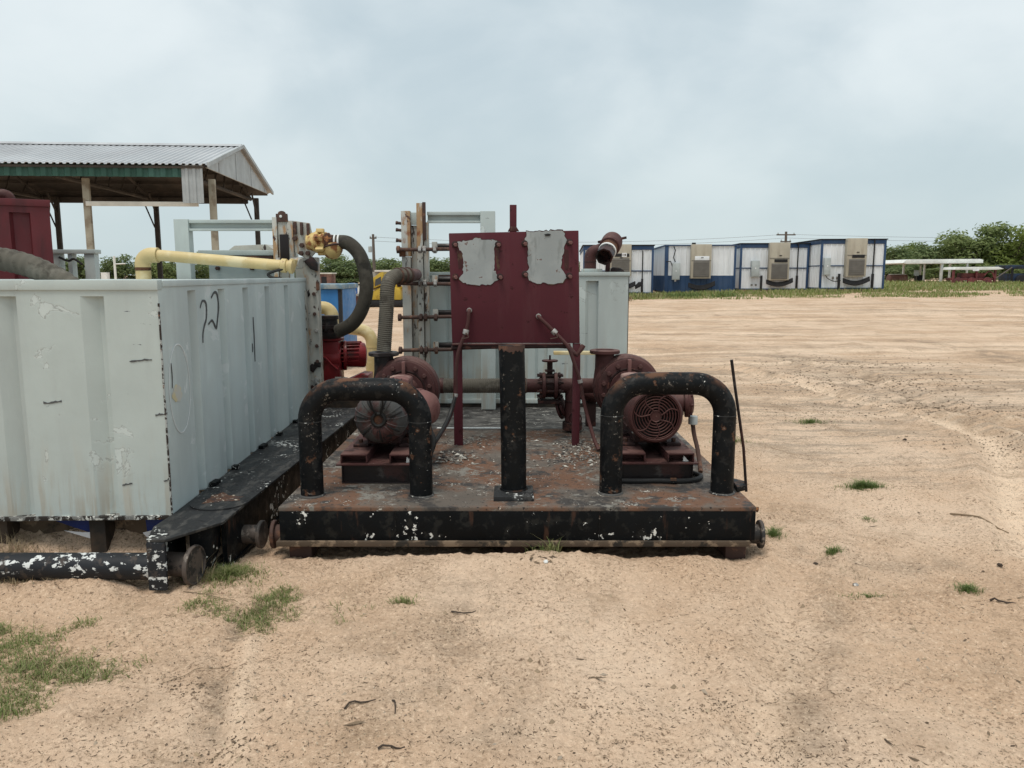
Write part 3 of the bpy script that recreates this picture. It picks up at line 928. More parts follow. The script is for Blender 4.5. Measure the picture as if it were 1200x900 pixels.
MB().prism([(0.0012, a, z) for a, z in ragged(0.155, 0.885, 0.065, 0.042, 22, 0.35, 4)], (0.0012, 0, 0)).build('spray_spot', 'yspot', T1, local=True)
for (xx, zz, ln_, sd_) in ((-0.16, 1.07, 0.11, 1), (-0.60, 0.86, 0.09, 2), (-0.24, 0.435, 0.05, 3), (-0.03, 0.455, 0.035, 4), (-0.05, 0.795, 0.06, 5)):
    rr = random.Random(sd_)
    up = [(xx + ln_ * k / 9, zz + 0.002 + 0.005 * rr.random() * (1 if k % 3 else 2) + 0.010 * k / 9) for k in range(10)]
    dn = [(xx + ln_ * k / 9, zz - 0.0005 - 0.004 * rr.random() + 0.010 * k / 9) for k in range(9, -1, -1)]
    MB().prism([(a, -0.0015, z) for a, z in up + dn], (0, -0.001, 0)).build('paint_gouge', 'ink', T1, local=True)

# skid rail along the right side of the tank (world coordinates from here on)
MB().prism([(-1.70, 3.43, 0.268), (-1.612, 3.43, 0.268), (-1.440, 3.69, 0.268), (-1.365, 7.0, 0.268), (-1.86, 7.0, 0.268), (-1.745, 3.83, 0.268), (-1.752, 3.62, 0.268)], (0, 0, 0.014)).build('rail_top', 'railtop', T1, 0.003)
MB().prism([(-1.485, 3.78, 0.02), (-1.460, 3.78, 0.02), (-1.388, 6.98, 0.02), (-1.413, 6.98, 0.02)], (0, 0, 0.247)).build('rail_web', 'beam', T1)
MB().prism([(-1.56, 3.78, 0.0), (-1.448, 3.78, 0.0), (-1.374, 6.98, 0.0), (-1.49, 6.98, 0.0)], (0, 0, 0.02)).build('rail_bottom_flange', 'beam', T1)
MB().box(-1.70, -1.615, 3.425, 3.443, 0.035, 0.267).build('rail_end_plate', 'pipe_bw', T1, 0.003)
MB().box(-1.70, -1.678, 3.444, 3.80, 0.04, 0.266).build('rail_end_cheek', 'beam', T1, 0.003)
MB().prism([(-1.60, 3.66, 0.05), (-1.53, 3.66, 0.02), (-1.50, 3.70, 0.12), (-1.49, 3.69, 0.262), (-1.60, 3.66, 0.262)], (0.0, 0.10, 0)).build('torn_gusset', 'beam', T1, 0.004)
for k, (yy, wd_) in enumerate(((4.33, 0.09), (4.72, 0.05), (5.30, 0.10), (5.75, 0.06), (6.25, 0.05), (6.55, 0.04))):
    xx = -1.75 - 0.0314 * (yy - 3.82)
    MB().box(xx + 0.008, xx + 0.045, yy, yy + wd_, 0.282, 0.306).build('weld_clip', 'beam', T1, 0.003)
MB().lathe([(0.155, 0), (0.155, 0.007)], (-1.575, 4.02, 0.2825), (0, 0, 1), 26).build('cover_plate', 'railtop', T1, label='round cover plate with a rust patch')
MB().prism([(p[0], p[1], 0.2895) for p in ragged(-1.585, 4.07, 0.085, 0.085, 20, 0.5, 8)], (0, 0, 0.001)).build('rust_patch', 'rustspot', T1)
MB().cyl((-3.6, 3.52, 0.118), (-1.702, 3.52, 0.118), 0.064, 24).build('cross_pipe', 'pipe_bw', T1)
MB().lathe([(0.058, 0), (0.058, 0.135), (0.094, 0.136), (0.097, 0.142), (0.097, 0.152), (0.094, 0.158), (0.088, 0.158), (0.085, 0.150)], (-1.678, 3.56, 0.115), (1, -0.12, 0), 28).build('pipe_end_flange', 'flange', T1)
MB().lathe([(0.050, 0), (0.050, 0.10), (0.074, 0.101), (0.076, 0.106), (0.076, 0.116), (0.072, 0.121)], (-1.47, 4.02, 0.105), (1, -0.05, 0), 28).build('pipe_end_flange', 'flange', T1)
MB().prism([(-2.46, 3.880, 0.250), (-2.12, 3.880, 0.250), (-2.14, 3.890, 0.150), (-2.22, 3.875, 0.165)], (0, 0.006, 0)).build('tarp_scrap', 'tarp_blue', T1, label='scrap of blue tarp')
MB().prism([(-2.34, 3.865, 0.176), (-2.24, 3.863, 0.168), (-2.16, 3.865, 0.168), (-2.175, 3.862, 0.125)], (0, 0.004, 0)).build('tarp_scrap', 'tarp_white', T1, label='scrap of white tarp')
MB().prism([(-1.92, 3.880, 0.250), (-1.73, 3.880, 0.250), (-1.80, 3.875, 0.19), (-1.91, 3.875, 0.150)], (0, 0.006, 0)).build('tarp_scrap', 'tarp_blue', T1)
MB().prism([(-1.93, 3.865, 0.165), (-1.80, 3.862, 0.20), (-1.79, 3.862, 0.185), (-1.91, 3.865, 0.140)], (0, 0.004, 0)).build('tarp_scrap', 'tarp_white', T1)

# grey box with a lid standing behind the gate frame
HB = thing('grey_box', 'grey steel box with a bolted front and flat lid behind the yellow pipe', 'box', (-2.53, 7.5, 0))
MB().box(-2.83, -2.20, 7.25, 7.85, 0.05, 1.675).build('box_body', 'gray', HB, 0.006)
MB().box(-2.90, -2.16, 7.19, 7.88, 1.677, 1.725).build('box_lid', 'gray', HB, 0.006)
MB().prism([(-2.66, 7.3, 1.726), (-2.22, 7.3, 1.726), (-2.30, 7.3, 1.782), (-2.60, 7.3, 1.77)], (0, 0.35, 0)).build('lid_hump', 'gray_chip', HB, 0.004)
MB().box(-2.70, -2.22, 7.195, 7.249, 1.640, 1.674).build('lid_shadow_strip', 'dkrust', HB, 0.004)
for xx in (-2.74, -2.42, -2.28):
    bolt(HB, (xx, 7.248, 1.56), (0, -1, 0), 0.020, 0.04, 'dkrust')

# gate frames (one on each tank)
def gate_frame(parent, px0, px1, colx, side, y=6.96, zt=1.99):
    """square tube portal: post at px0, beam to px1, heavy bolted column between colx[0] and colx[1]"""
    MB().box(px0 - 0.065, px0 + 0.065, y, y + 0.10, 0.29, zt).build('frame_post', 'gray', parent, 0.005)
    a, c = sorted((px0 + side * 0.066, px1))
    MB().box(a, c, y + 0.01, y + 0.05, zt - 0.035, zt - 0.005).build('frame_beam', 'gray', parent, 0.004)
    MB().box(a, c, y + 0.052, y + 0.09, zt - 0.098, zt - 0.001).build('beam_web', 'gray', parent, 0.003)
    MB().box(a, c, y + 0.01, y + 0.05, zt - 0.102, zt - 0.082).build('frame_beam', 'gray', parent, 0.003)


gate_frame(T1, -2.945, -2.105, None, 1)
# heavy column at the far corner of the left tank
MB().box(-2.125, -2.085, 6.93, 7.02, 1.40, 2.005).build('column_flange', 'rusty_wood', T1, 0.004)
MB().box(-2.080, -2.000, 6.95, 7.00, 1.465, 2.03).build('column_plate', 'gray_chip', T1, 0.004)
MB().prism([(-2.092, 6.935, 1.965), (-1.985, 6.935, 1.965), (-1.988, 6.935, 2.035), (-2.005, 6.935, 2.035)] + [(-2.038 + 0.035 * math.cos(a), 6.935, 2.035 + 0.025 * math.sin(a)) for a in np.linspace(0.2, PI - 0.2, 7)] + [(-2.072, 6.935, 2.035), (-2.090, 6.935, 2.035)], (0, 0.014, 0)).build('lifting_lug', 'dkrust', T1, 0.002)
bolt(T1, (-2.045, 6.934, 2.012), (0, -1, 0), 0.013, 0.008, 'whiteband')
MB().box(-2.062, -1.985, 6.925, 6.948, 1.62, 1.855).build('latch_block', 'oily', T1, 0.004)
MB().box(-1.998, -1.945, 6.94, 7.03, 1.655, 1.975).build('column_flange', 'gray_chip', T1, 0.004)
MB().prism([(-1.94, 6.955, 1.70), (-1.94, 6.955, 1.975), (-1.80, 6.955, 1.955), (-1.755, 6.955, 1.70), (-1.82, 6.955, 1.63)], (0, 0.03, 0)).build('valve_plate', 'gray_chip', T1, 0.004)
for xx, zz in ((-1.925, 1.945), (-1.868, 1.94), (-1.81, 1.93)):
    MB().box(xx - 0.012, xx + 0.012, 6.93, 6.954, zz - 0.09, zz + 0.02).build('slot_pin', 'dkrust', T1, 0.003)
for xx, zz in ((-1.93, 1.82), (-1.87, 1.76), (-1.82, 1.69), (-1.88, 1.69)):
    bolt(T1, (xx, 6.954, zz), (0, -1, 0), 0.022, 0.03, 'dkrust')
MB().box(-1.945, -1.745, 6.965, 7.06, 0.29, 1.655).build('column_side', 'gray_chip', T1, 0.004)
MB().cyl((-2.10, 6.90, 1.618), (-1.90, 6.90, 1.618), 0.014, 10).build('clamp_rod', 'dkrust', T1)
for xx in (-2.09, -1.965, -1.935):
    MB().lathe([(0.03, 0), (0.034, 0.004), (0.034, 0.03), (0.03, 0.036)], (xx, 6.90, 1.618), (1, 0, 0), 8).build('clamp_nut', 'steel', T1)
MB().lathe([(0.045, 0), (0.05, 0.01), (0.05, 0.05), (0.04, 0.06)], (-1.915, 6.90, 1.60), (1, -0.5, 0), 18).build('knob', 'gray_chip', T1)
MB().prism([(-1.86, 6.93, 1.62), (-1.80, 6.93, 1.55), (-1.74, 6.93, 1.53), (-1.735, 6.93, 1.60), (-1.78, 6.93, 1.66)], (0, 0.05, 0)).build('bracket', 'oily', T1, 0.004)
rr = random.Random(5)
for k in range(10):
    MB().obox((-1.90 + 0.13 * rr.random(), 6.955, 0.48 + 0.24 * rr.random()), (0.035 + 0.03 * rr.random(), 0.03, 0.03 + 0.03 * rr.random()),
              Matrix.Rotation(rr.random() * 3, 3, 'Y')).build('clamp_dog', 'steel' if k % 3 else 'oily', T1, 0.004)
for zz in (1.33, 1.15, 1.0, 0.86, 0.72):
    bolt(T1, (-1.775 - 0.01 * (zz > 1), 6.96, zz), (0.3, -1, 0), 0.017, 0.035, 'dkrust' if zz != 1.0 else 'steel')
MB().box(-1.76, -1.735, 6.95, 6.98, 1.36, 1.44).build('hinge_tab', 'dkrust', T1, 0.003)
MB().tube(spline([(-1.862, 6.975, 1.29), (-1.83, 6.96, 1.33), (-1.86, 6.95, 1.36)], 5), 0.012, 8).build('hook', 'rubber', T1)

# ------------------------------------------------------------------ yellow pipe, couplings and hoses round the left tank
Y1 = thing('yellow_pipe', 'long pale yellow pipe with an elbow lying along the top of the left grey tank', 'pipe', (-3.13, 6.6, 1.47))
MB().cyl((-3.135, 6.6, 1.463), (-3.135, 6.6, 1.535), 0.062, 20).build('riser', 'yellow', Y1)
MB().lathe([(0.064, 0), (0.064, 0.026)], (-3.135, 6.6, 1.536), (0, 0, 1), 20).build('rust_band', 'rust', Y1)
MB().tube([(-3.135, 6.6, 1.563)] + arc((-3.055, 6.6, 1.585), (-1, 0, 0), (0, 0, 1), 0.080, 0.0, PI / 2, 8) + [(-3.0, 6.6, 1.664)], 0.064, 20).build('elbow', 'yellow', Y1)
MB().cyl((-2.998, 6.6, 1.664), (-1.93, 6.6, 1.575), 0.047, 20).build('pipe', 'yellow', Y1)
MB().lathe([(0.045, 0), (0.06, 0.01), (0.06, 0.05), (0.048, 0.055), (0.048, 0.075), (0.062, 0.08), (0.062, 0.105), (0.045, 0.115)], (-1.965, 6.6, 1.578), (1, 0, -0.083), 14).build('union', 'yellow', Y1)
MB().cyl((-1.88, 6.6, 1.53), (-1.845, 6.6, 1.63), 0.03, 10).build('union_lug', 'yellow', Y1)
MB().tube(spline([(-1.93, 6.56, 1.55), (-2.02, 6.55, 1.525), (-2.06, 6.55, 1.50), (-2.02, 6.55, 1.475), (-1.95, 6.56, 1.47)], 6), 0.012, 8).build('strap_loop', 'rubber', Y1)

H1 = thing('suction_hose', 'thick dark rubber hose curving down from the yellow coupling to the red pump', 'hose', (-1.4, 7.0, 0.95))
MB().tube(spline([(-1.66, 7.0, 1.787), (-1.56, 7.0, 1.790), (-1.47, 7.0, 1.780), (-1.385, 7.0, 1.70), (-1.335, 7.0, 1.58), (-1.315, 7.0, 1.43), (-1.33, 7.0, 1.29), (-1.385, 7.0, 1.15), (-1.47, 7.02, 1.05), (-1.60, 7.08, 0.985)], 8), 0.063, 24).build('hose_body', 'hosedark', H1)
for k in range(3):
    MB().lathe([(0.066, 0), (0.069, 0.003), (0.069, 0.013), (0.066, 0.016)], (-1.625 + 0.033 * k, 7.0, 1.789), (1, 0, 0.02), 24).build('hose_clamp', 'whiteband' if k else 'steel', H1)
C1 = thing('hose_coupling', 'rusty yellow cam coupling bolted to the top of the grey column', 'coupling', (-1.75, 6.98, 1.79))
MB().lathe([(0.05, -0.08), (0.07, -0.075), (0.085, -0.02), (0.088, 0.0), (0.098, 0.005), (0.098, 0.03), (0.078, 0.04), (0.082, 0.06), (0.095, 0.07), (0.088, 0.085), (0.075, 0.09)], (-1.755, 6.98, 1.79), (1, 0, 0), 22).build('coupling_body', 'yellowrust', C1)
MB().lathe([(0.075, 0), (0.082, 0.004), (0.082, 0.035), (0.062, 0.05), (0.062, 0.07)], (-1.668, 6.98, 1.79), (1, 0, 0), 22).build('coupling_sleeve', 'rust', C1)
for a in (0.3, 1.3, 2.4, 3.5, 4.6, 5.6):
    MB().obox((-1.705, 6.98 - 0.10 * math.cos(a), 1.79 + 0.10 * math.sin(a)), (0.07, 0.035, 0.04), Matrix.Rotation(a, 3, 'X')).build('cam_lever', 'yellowrust', C1, 0.006)
MB().lathe([(0.10, 0.02), (0.098, 0), (0.088, -0.035), (0.066, -0.07), (0.035, -0.092), (0.004, -0.10)], (-1.615, 7.0, 1.735), (-0.25, 0.25, 0.93), 22).build('dust_cap', 'yellowrust', C1, label='round yellow dust cap hanging under the hose')
MB().torus((-1.615, 7.0, 1.735), (-0.25, 0.25, 0.93), 0.098, 0.010, 26, 6).build('cap_rim', 'dkrust', C1)

# ------------------------------------------------------------------ red pump behind, with its valve and yellow pipes
RP = thing('red_pump', 'bright red motor pump with black valve on top, behind the left tank', 'pump', (-1.75, 7.6, 0))
MB().box(-2.0, -1.35, 7.40, 7.95, 0.03, 0.40).build('pump_stand', 'darkinside', RP, 0.01)
MB().lathe([(0.10, 0), (0.125, 0.01), (0.13, 0.03), (0.13, 0.20), (0.12, 0.215)], (-1.90, 7.62, 0.68), (1, 0, 0), 26).build('gear_case', 'red', RP)
MB().prism([(-1.915, 7.50, 0.42), (-1.695, 7.50, 0.42), (-1.695, 7.50, 0.86), (-1.915, 7.50, 0.86)], (0, 0.22, 0)).build('case_front', 'red', RP, 0.03)
MB().lathe([(0.14, 0), (0.14, 0.02)], (-1.805, 7.6, 0.862), (0, 0, 1), 22).build('inlet_flange', 'red', RP)
MB().lathe([(0.145, 0), (0.15, 0.01), (0.15, 0.03), (0.118, 0.04), (0.125, 0.20), (0.115, 0.22), (0.06, 0.235)], (-1.692, 7.66, 0.70), (1, 0.25, 0), 26).build('motor_body', 'red', RP)
for k in range(9):
    a = -0.35 + k * 0.30
    MB().obox((-1.60, 7.68 - 0.128 * math.cos(a), 0.70 + 0.128 * math.sin(a)), (0.17, 0.028, 0.012), Matrix.Rotation(0.25, 3, 'Z') @ Matrix.Rotation(-a, 3, 'X')).build('cooling_fin', 'red', RP, 0.003)
MB().prism([(-1.70, 7.5, 0.402), (-1.42, 7.5, 0.402), (-1.42, 7.5, 0.52), (-1.50, 7.5, 0.53), (-1.68, 7.5, 0.45)], (0, 0.30, 0)).build('pump_base', 'red', RP, 0.01)
MB().tube(spline([(-1.73, 7.45, 0.50), (-1.62, 7.44, 0.50), (-1.53, 7.44, 0.46), (-1.47, 7.44, 0.41)], 5), 0.010, 8).build('conduit', 'steel', RP)
MB().tube(spline([(-1.91, 7.49, 0.67), (-1.84, 7.487, 0.70), (-1.77, 7.487, 0.63), (-1.71, 7.487, 0.58)], 5), 0.010, 8).build('case_seam', 'red', RP)
MB().lathe([(0.115, 0), (0.12, 0.01), (0.12, 0.06), (0.10, 0.065), (0.10, 0.09), (0.125, 0.095), (0.125, 0.125), (0.09, 0.13), (0.085, 0.18), (0.10, 0.185), (0.10, 0.22)], (-1.80, 7.55, 0.885), (0, 0, 1), 20).build('valve_body', 'oily', RP)
MB().tube(spline([(-1.865, 7.42, 0.98), (-1.872, 7.41, 1.06), (-1.868, 7.41, 1.17), (-1.868, 7.41, 1.245)], 4), [0.026] * 6 + [0.022] * 7, 10).build('valve_handle', 'oily', RP)
for a in np.linspace(0, 2 * PI, 9)[:8]:
    bolt(RP, (-1.80 + 0.118 * math.cos(a), 7.55 + 0.118 * math.sin(a), 0.95), (0, 0, 1), 0.016, 0.06, 'oily')
YE = thing('yellow_elbow', 'short cream yellow pipe elbow above the red pump, in front of the blue container', 'pipe', (-1.9, 7.85, 1.07))
MB().tube([(-2.04, 7.85, 1.165), (-1.96, 7.85, 1.168)] + arc((-1.925, 7.85, 1.075), (0, 0, 1), (1, 0, 0), 0.092, 0, PI / 2, 8) + [(-1.833, 7.85, 1.02), (-1.82, 7.7, 1.0)], 0.066, 18).build('elbow_pipe', 'yellow', YE)
MB().lathe([(0.07, 0), (0.07, 0.02)], (-2.035, 7.85, 1.165), (1, 0, 0), 18).build('rust_ring', 'rust', YE)
MB().lathe([(0.055, 0), (0.06, 0.01), (0.06, 0.03)], (-2.06, 7.85, 1.165), (1, 0, 0), 18).build('end_collar', 'whiteband', YE)
Y2 = thing('yellow_pipe', 'cream yellow pipe that arches over and drops straight down behind the red pump', 'pipe', (-1.65, 9.0, 0))
MB().tube([(-2.16, 9.0, 0.73), (-2.13, 9.0, 0.80)] + spline([(-2.08, 9.0, 0.855), (-1.95, 9.0, 0.88), (-1.80, 9.0, 0.865)], 5) + arc((-1.80, 9.0, 0.71), (0, 0, 1), (1, 0, 0), 0.155, 0.15, PI / 2, 8) + [(-1.645, 9.0, 0.66)], 0.070, 18).build('bend', 'yellow', Y2)
MB().cyl((-1.645, 9.0, 0.658), (-1.65, 9.0, -0.05), 0.075, 18).build('standpipe', 'yellow', Y2)
MB().lathe([(0.078, 0), (0.078, 0.008)], (-1.645, 9.0, 0.655), (0, 0, 1), 18).build('weld_ring', 'yellow', Y2)

# ------------------------------------------------------------------ pump skid
SK = thing('pump_skid', 'low black steel pump skid with rusty deck, at the centre of the yard', 'skid', (0.03, 3.92, 0))
X0, X1, YF, ZD = -1.235, 1.292, 3.92, 0.284
MB().box(X0, X1, YF + 0.004, 6.02, ZD - 0.022, ZD).build('deck_plate', 'deck', SK, 0.003)
MB().box(X0, X1, 6.024, 7.7, ZD - 0.022, ZD - 0.003).build('deck_plate', 'deckdark', SK, 0.003)
MB().box(-0.60, 0.02, 6.005, 6.04, ZD + 0.0005, ZD + 0.008).build('deck_seam', 'whiteband', SK, 0.002)
MB().box(X0 + 0.004, X1 - 0.004, YF, YF + 0.016, 0.104, ZD - 0.0225).build('front_beam', 'beam', SK, 0.002)
MB().box(X0 - 0.012, X1 - 0.03, YF - 0.022, YF + 0.06, 0.076, 0.1035).build('beam_flange', 'ledge', SK, 0.003)
MB().box(X1 - 0.016, X1, YF + 0.0165, 7.68, 0.104, ZD - 0.0225).build('side_beam', 'beam', SK, 0.002)
MB().box(X0, X0 + 0.016, YF + 0.0165, 7.68, 0.104, ZD - 0.0225).build('side_beam', 'beam', SK, 0.002)
for (a, c, zz) in ((-0.05, 0.085, -0.03), (-1.20, -1.08, -0.02), (1.15, 1.26, -0.02)):
    MB().box(a, c, YF + 0.05, 7.6, zz, 0.0875).build('runner', 'dkrust', SK, 0.004)
for sgn, xx in ((-1, X0), (1, X1)):
    MB().lathe([(0.052, 0), (0.052, 0.045), (0.074, 0.046), (0.077, 0.05), (0.077, 0.062), (0.074, 0.066), (0.062, 0.066), (0.058, 0.055)], (xx, 4.02, 0.105), (sgn, -0.06, 0), 26).build('stub_flange', 'dkrust' if sgn < 0 else 'flange', SK)
MB().tube([(1.29, 4.06, 0.235), (1.325, 4.05, 0.236), (1.34, 4.05, 0.232)], [0.010, 0.010, 0.016], 8).build('side_bolt', 'rust', SK)
MB().prism([(1.27, 4.2, 0.285), (1.33, 4.24, 0.285), (1.35, 4.34, 0.285), (1.29, 4.42, 0.285)], (0, 0, 0.03)).build('bent_tab', 'black', SK, 0.004)
for xx in (-0.62, 0.46):
    MB().box(xx, xx + 0.006, YF - 0.002, YF - 0.0002, 0.106, ZD - 0.024).build('weld_seam', 'black', SK)

# guard hoops
def hoop(x0, x1, y, r, ztop, rb, label):
    t = thing('guard_hoop', label, 'guard hoop', ((x0 + x1) / 2, y, ZD), 0, 'black pipe guards on the skid')
    zb = ztop - rb
    for xx in (x0, x1):
        MB().tube([(xx, y, ZD - 0.004), (xx, y, ZD + 0.05), (xx, y, (ZD + zb) / 2), (xx, y, zb - 0.003)], r, 26).build('leg', 'black', t)
        MB().torus((xx, y, zb - 0.0015), (0, 0, 1), r - 0.0015, 0.0028, 28, 6).build('weld_ring', 'railtop', t)
        MB().torus((xx, y, ZD + 0.002), (0, 0, 1), r, 0.009, 28, 6).build('weld_bead', 'deckdark', t)
    path = arc((x0 + rb, y, zb), (-1, 0, 0), (0, 0, 1), rb, 0, PI / 2, 10) + arc((x1 - rb, y, zb), (0, 0, 1), (1, 0, 0), rb, 0, PI / 2, 10)
    MB().tube(path, r, 26).build('hoop_bend', 'black', t)
    return t


hoop(-1.112, -0.505, 4.15, 0.063, 0.880, 0.175, 'black pipe guard hoop with a rusty worn top, before the motor with ribbed end bell')
hoop(0.555, 1.182, 4.20, 0.063, 0.906, 0.175, 'black pipe guard hoop in front of the round grilled motor fan, beside the thin rod')

GP = thing('guard_post', 'upright black pipe post on a square base plate under the maroon panel', 'guard post', (0.008, 4.15, ZD), 0)
MB().box(-0.10, 0.118, 4.03, 4.26, ZD - 0.002, ZD + 0.026).build('base_plate', 'railtop', GP, 0.003)
MB().tube([(0.010, 4.19, ZD + 0.026), (0.008, 4.19, 0.6), (0.004, 4.19, 0.85), (-0.002, 4.195, 1.118)], 0.071, 30).build('post', 'black', GP)
MB().torus((0.010, 4.19, ZD + 0.028), (0, 0, 1), 0.071, 0.008, 28, 6).build('weld_bead', 'black', GP)
rr = random.Random(3)
rim_t = [(-0.0025 + 0.0725 * math.cos(a), 4.195 + 0.0725 * math.sin(a), 1.119) for a in np.linspace(0, 2 * PI, 41)[:-1]]
rim_b = [(p[0] + 0.0002, p[1], 1.106 - 0.024 * rr.random()) for p in rim_t]
MB().add(rim_t + rim_b, [(i, (i + 1) % 40, 40 + (i + 1) % 40, 40 + i) for i in range(40)]).build('rusty_rim', 'dkrust', GP)

# ------------------------------------------------------------------ pumps and motors
def pedestal(parent, x0, x1, y0, y1):
    MB().box(x0 - 0.03, x1 + 0.03, y0 - 0.01, y1, 0.393, 0.402).build('base_plate', 'pump', parent, 0.002)
    MB().box(x0 + 0.008, x1 - 0.008, y0 + 0.014, y0 + 0.022, ZD + 0.010, 0.392).build('end_web', 'oily', parent)
    MB().box(x0, x1, y0 - 0.002, y0 + 0.06, ZD, ZD + 0.009).build('bottom_flange', 'oily', parent, 0.002)
    for s in (0, 1):
        a = x0 if s == 0 else x1 - 0.008
        MB().box(a, a + 0.008, y0, y1, ZD + 0.0095, 0.3925).build('side_web', 'oily', parent)
    xm = (x0 + x1) / 2
    for (a, c) in ((x0 - 0.008, xm - 0.065), (xm + 0.065, x1 + 0.008)):
        m = MB()
        m.box(a, c, y0 + 0.012, y1, 0.446, 0.456)
        m.box(a, a + 0.009, y0 + 0.012, y1, 0.4025, 0.4455)
        m.box(c - 0.009, c, y0 + 0.012, y1, 0.4025, 0.4455)
        m.box(a + 0.0095, c - 0.0095, y0 + 0.10, y0 + 0.11, 0.4025, 0.4455)
        m.build('channel', 'pump', parent, 0.002)
    MB().prism([(x1 - 0.055, y0 + 0.03, 0.403), (x1 - 0.02, y0 + 0.03, 0.403), (x1 - 0.05, y0 + 0.03, 0.438)], (0, 0.01, 0)).build('trash_scrap', 'whiteband', parent)


def pump_unit(cx, cz, y0, label_motor, label_pump, grille):
    Y = y0 + 1.10                                              # big flange
    m = thing('electric_motor', label_motor, 'motor', (cx, y0 + 0.3, ZD), 0, 'electric motors on the skid')
    pedestal(m, cx - 0.215, cx + 0.215, y0 - 0.06, y0 + 0.62)
    O = (cx, y0, cz)
    for s in (-1, 1):
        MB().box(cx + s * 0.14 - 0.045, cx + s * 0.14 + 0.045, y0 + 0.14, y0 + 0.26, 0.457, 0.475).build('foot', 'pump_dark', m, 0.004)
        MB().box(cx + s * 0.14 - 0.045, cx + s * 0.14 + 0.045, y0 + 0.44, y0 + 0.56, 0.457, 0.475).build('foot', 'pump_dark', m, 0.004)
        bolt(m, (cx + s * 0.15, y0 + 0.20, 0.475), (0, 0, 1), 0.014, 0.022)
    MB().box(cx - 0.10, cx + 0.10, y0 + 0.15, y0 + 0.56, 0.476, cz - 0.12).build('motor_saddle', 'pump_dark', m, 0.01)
    if grille:
        MB().lathe([(0.138, 0.012), (0.142, 0), (0.152, 0.002), (0.162, 0.018), (0.165, 0.05), (0.165, 0.19), (0.160, 0.195)], O, (0, 1, 0), 48, cap=False).build('fan_cover', 'pump', m)
        MB().lathe([(0.139, 0), (0.139, 0.01)], (cx, y0 + 0.075, cz), (0, 1, 0), 40).build('fan_recess', 'rubber', m)
        MB().lathe([(0.030, 0.004), (0.033, 0), (0.036, 0.002), (0.036, 0.012)], (cx, y0 + 0.004, cz), (0, 1, 0), 24).build('grille_hub', 'pump', m)
        for rr_ in (0.050, 0.067, 0.084, 0.101, 0.118, 0.134):
            MB().torus((cx, y0 + 0.008, cz), (0, 1, 0), rr_, 0.0034, 44, 6).build('grille_ring', 'pump', m)
        for k in range(7):
            a0 = 2 * PI * k / 7 + 0.2
            pts = []
            for i in range(7):
                r_ = 0.034 + 0.106 * i / 6
                a = a0 + 0.28 * math.sin(PI * i / 6)
                pts.append((cx + r_ * math.cos(a), y0 + 0.007, cz + r_ * math.sin(a)))
            MB().tube(pts, 0.0042, 6).build('grille_spoke', 'pump', m)
        for a in (0.9, 2.5, 4.0, 5.6):
            bolt(m, (cx + 0.166 * math.cos(a), y0 + 0.15, cz + 0.166 * math.sin(a)), (math.cos(a), 0, math.sin(a)), 0.008, 0.008, 'steel')
        for k in range(8):                                       # fan blades seen through the guard
            a = 2 * PI * k / 8
            MB().obox((cx + 0.08 * math.cos(a), y0 + 0.052, cz + 0.08 * math.sin(a)), (0.10, 0.004, 0.03), Matrix.Rotation(-a, 3, 'Y') @ Matrix.Rotation(0.5, 3, 'X')).build('fan_blade', 'pump_dark', m)
    else:
        MB().lathe([(0.045, -0.004), (0.060, -0.012), (0.090, -0.010), (0.118, 0.004), (0.140, 0.030), (0.155, 0.065), (0.160, 0.11), (0.160, 0.19)], O, (0, 1, 0), 48).build('end_bell', 'bell', m)
        for k in range(14):
            a = 2 * PI * k / 14 + 0.1
            c, s = math.cos(a), math.sin(a)
            pts = [(cx + r_ * c, y0 + yy, cz + r_ * s) for r_, yy in ((0.048, -0.009), (0.062, -0.017), (0.090, -0.015), (0.118, -0.001), (0.142, 0.027), (0.158, 0.065), (0.163, 0.11))]
            MB().tube(pts, 0.0024, 6).build('bell_rib', 'bell', m)
        for k in range(7):
            a = 2 * PI * k / 7 + 0.32
            c, s = math.cos(a), math.sin(a)
            pts = [(cx + r_ * c, y0 + yy, cz + r_ * s) for r_, yy in ((0.060, -0.0125), (0.090, -0.0105), (0.118, 0.0035), (0.139, 0.029))]
            MB().tube(pts, [0.004, 0.006, 0.007, 0.005], 6).build('bell_slot', 'rubber', m)
        MB().torus((cx, y0 - 0.010, cz), (0, 1, 0), 0.036, 0.011, 30, 8).build('hub_ring', 'rubber', m)
        MB().lathe([(0.006, 0), (0.030, 0.004), (0.030, 0.02)], (cx, y0 - 0.014, cz), (0, 1, 0), 18).build('shaft_end', 'rust', m)
        for k, pts in enumerate(([(cx - 0.012, y0 - 0.02, cz + 0.036), (cx - 0.03, y0 - 0.045, cz + 0.08), (cx - 0.045, y0 - 0.05, cz + 0.16), (cx - 0.03, y0 + 0.0, cz + 0.19)],
                                 [(cx + 0.014, y0 - 0.02, cz + 0.036), (cx + 0.03, y0 - 0.045, cz + 0.09), (cx + 0.036, y0 - 0.05, cz + 0.15), (cx + 0.03, y0 + 0.0, cz + 0.19)])):
            MB().tube(spline(pts, 5), 0.006, 8).build('rubber_strap', 'rubber', m)
    MB().lathe([(0.150, 0.196), (0.158, 0.20), (0.158, 0.60), (0.13, 0.64), (0.07, 0.66)], O, (0, 1, 0), 36).build('motor_body', 'pump', m)
    for k in range(20):
        a = 2 * PI * k / 20
        if 4.2 < a < 5.2:
            continue
        c, s = math.cos(a), math.sin(a)
        MB().obox((cx + 0.163 * c, y0 + 0.40, cz + 0.163 * s), (0.024, 0.38, 0.008), Matrix.Rotation(-a, 3, 'Y')).build('cooling_fin', 'pump', m, 0.002)
    MB().torus((cx, y0 + 0.38, cz + 0.185), (1, 0, 0), 0.022, 0.007, 18, 6).build('lifting_eye', 'pump_dark', m)
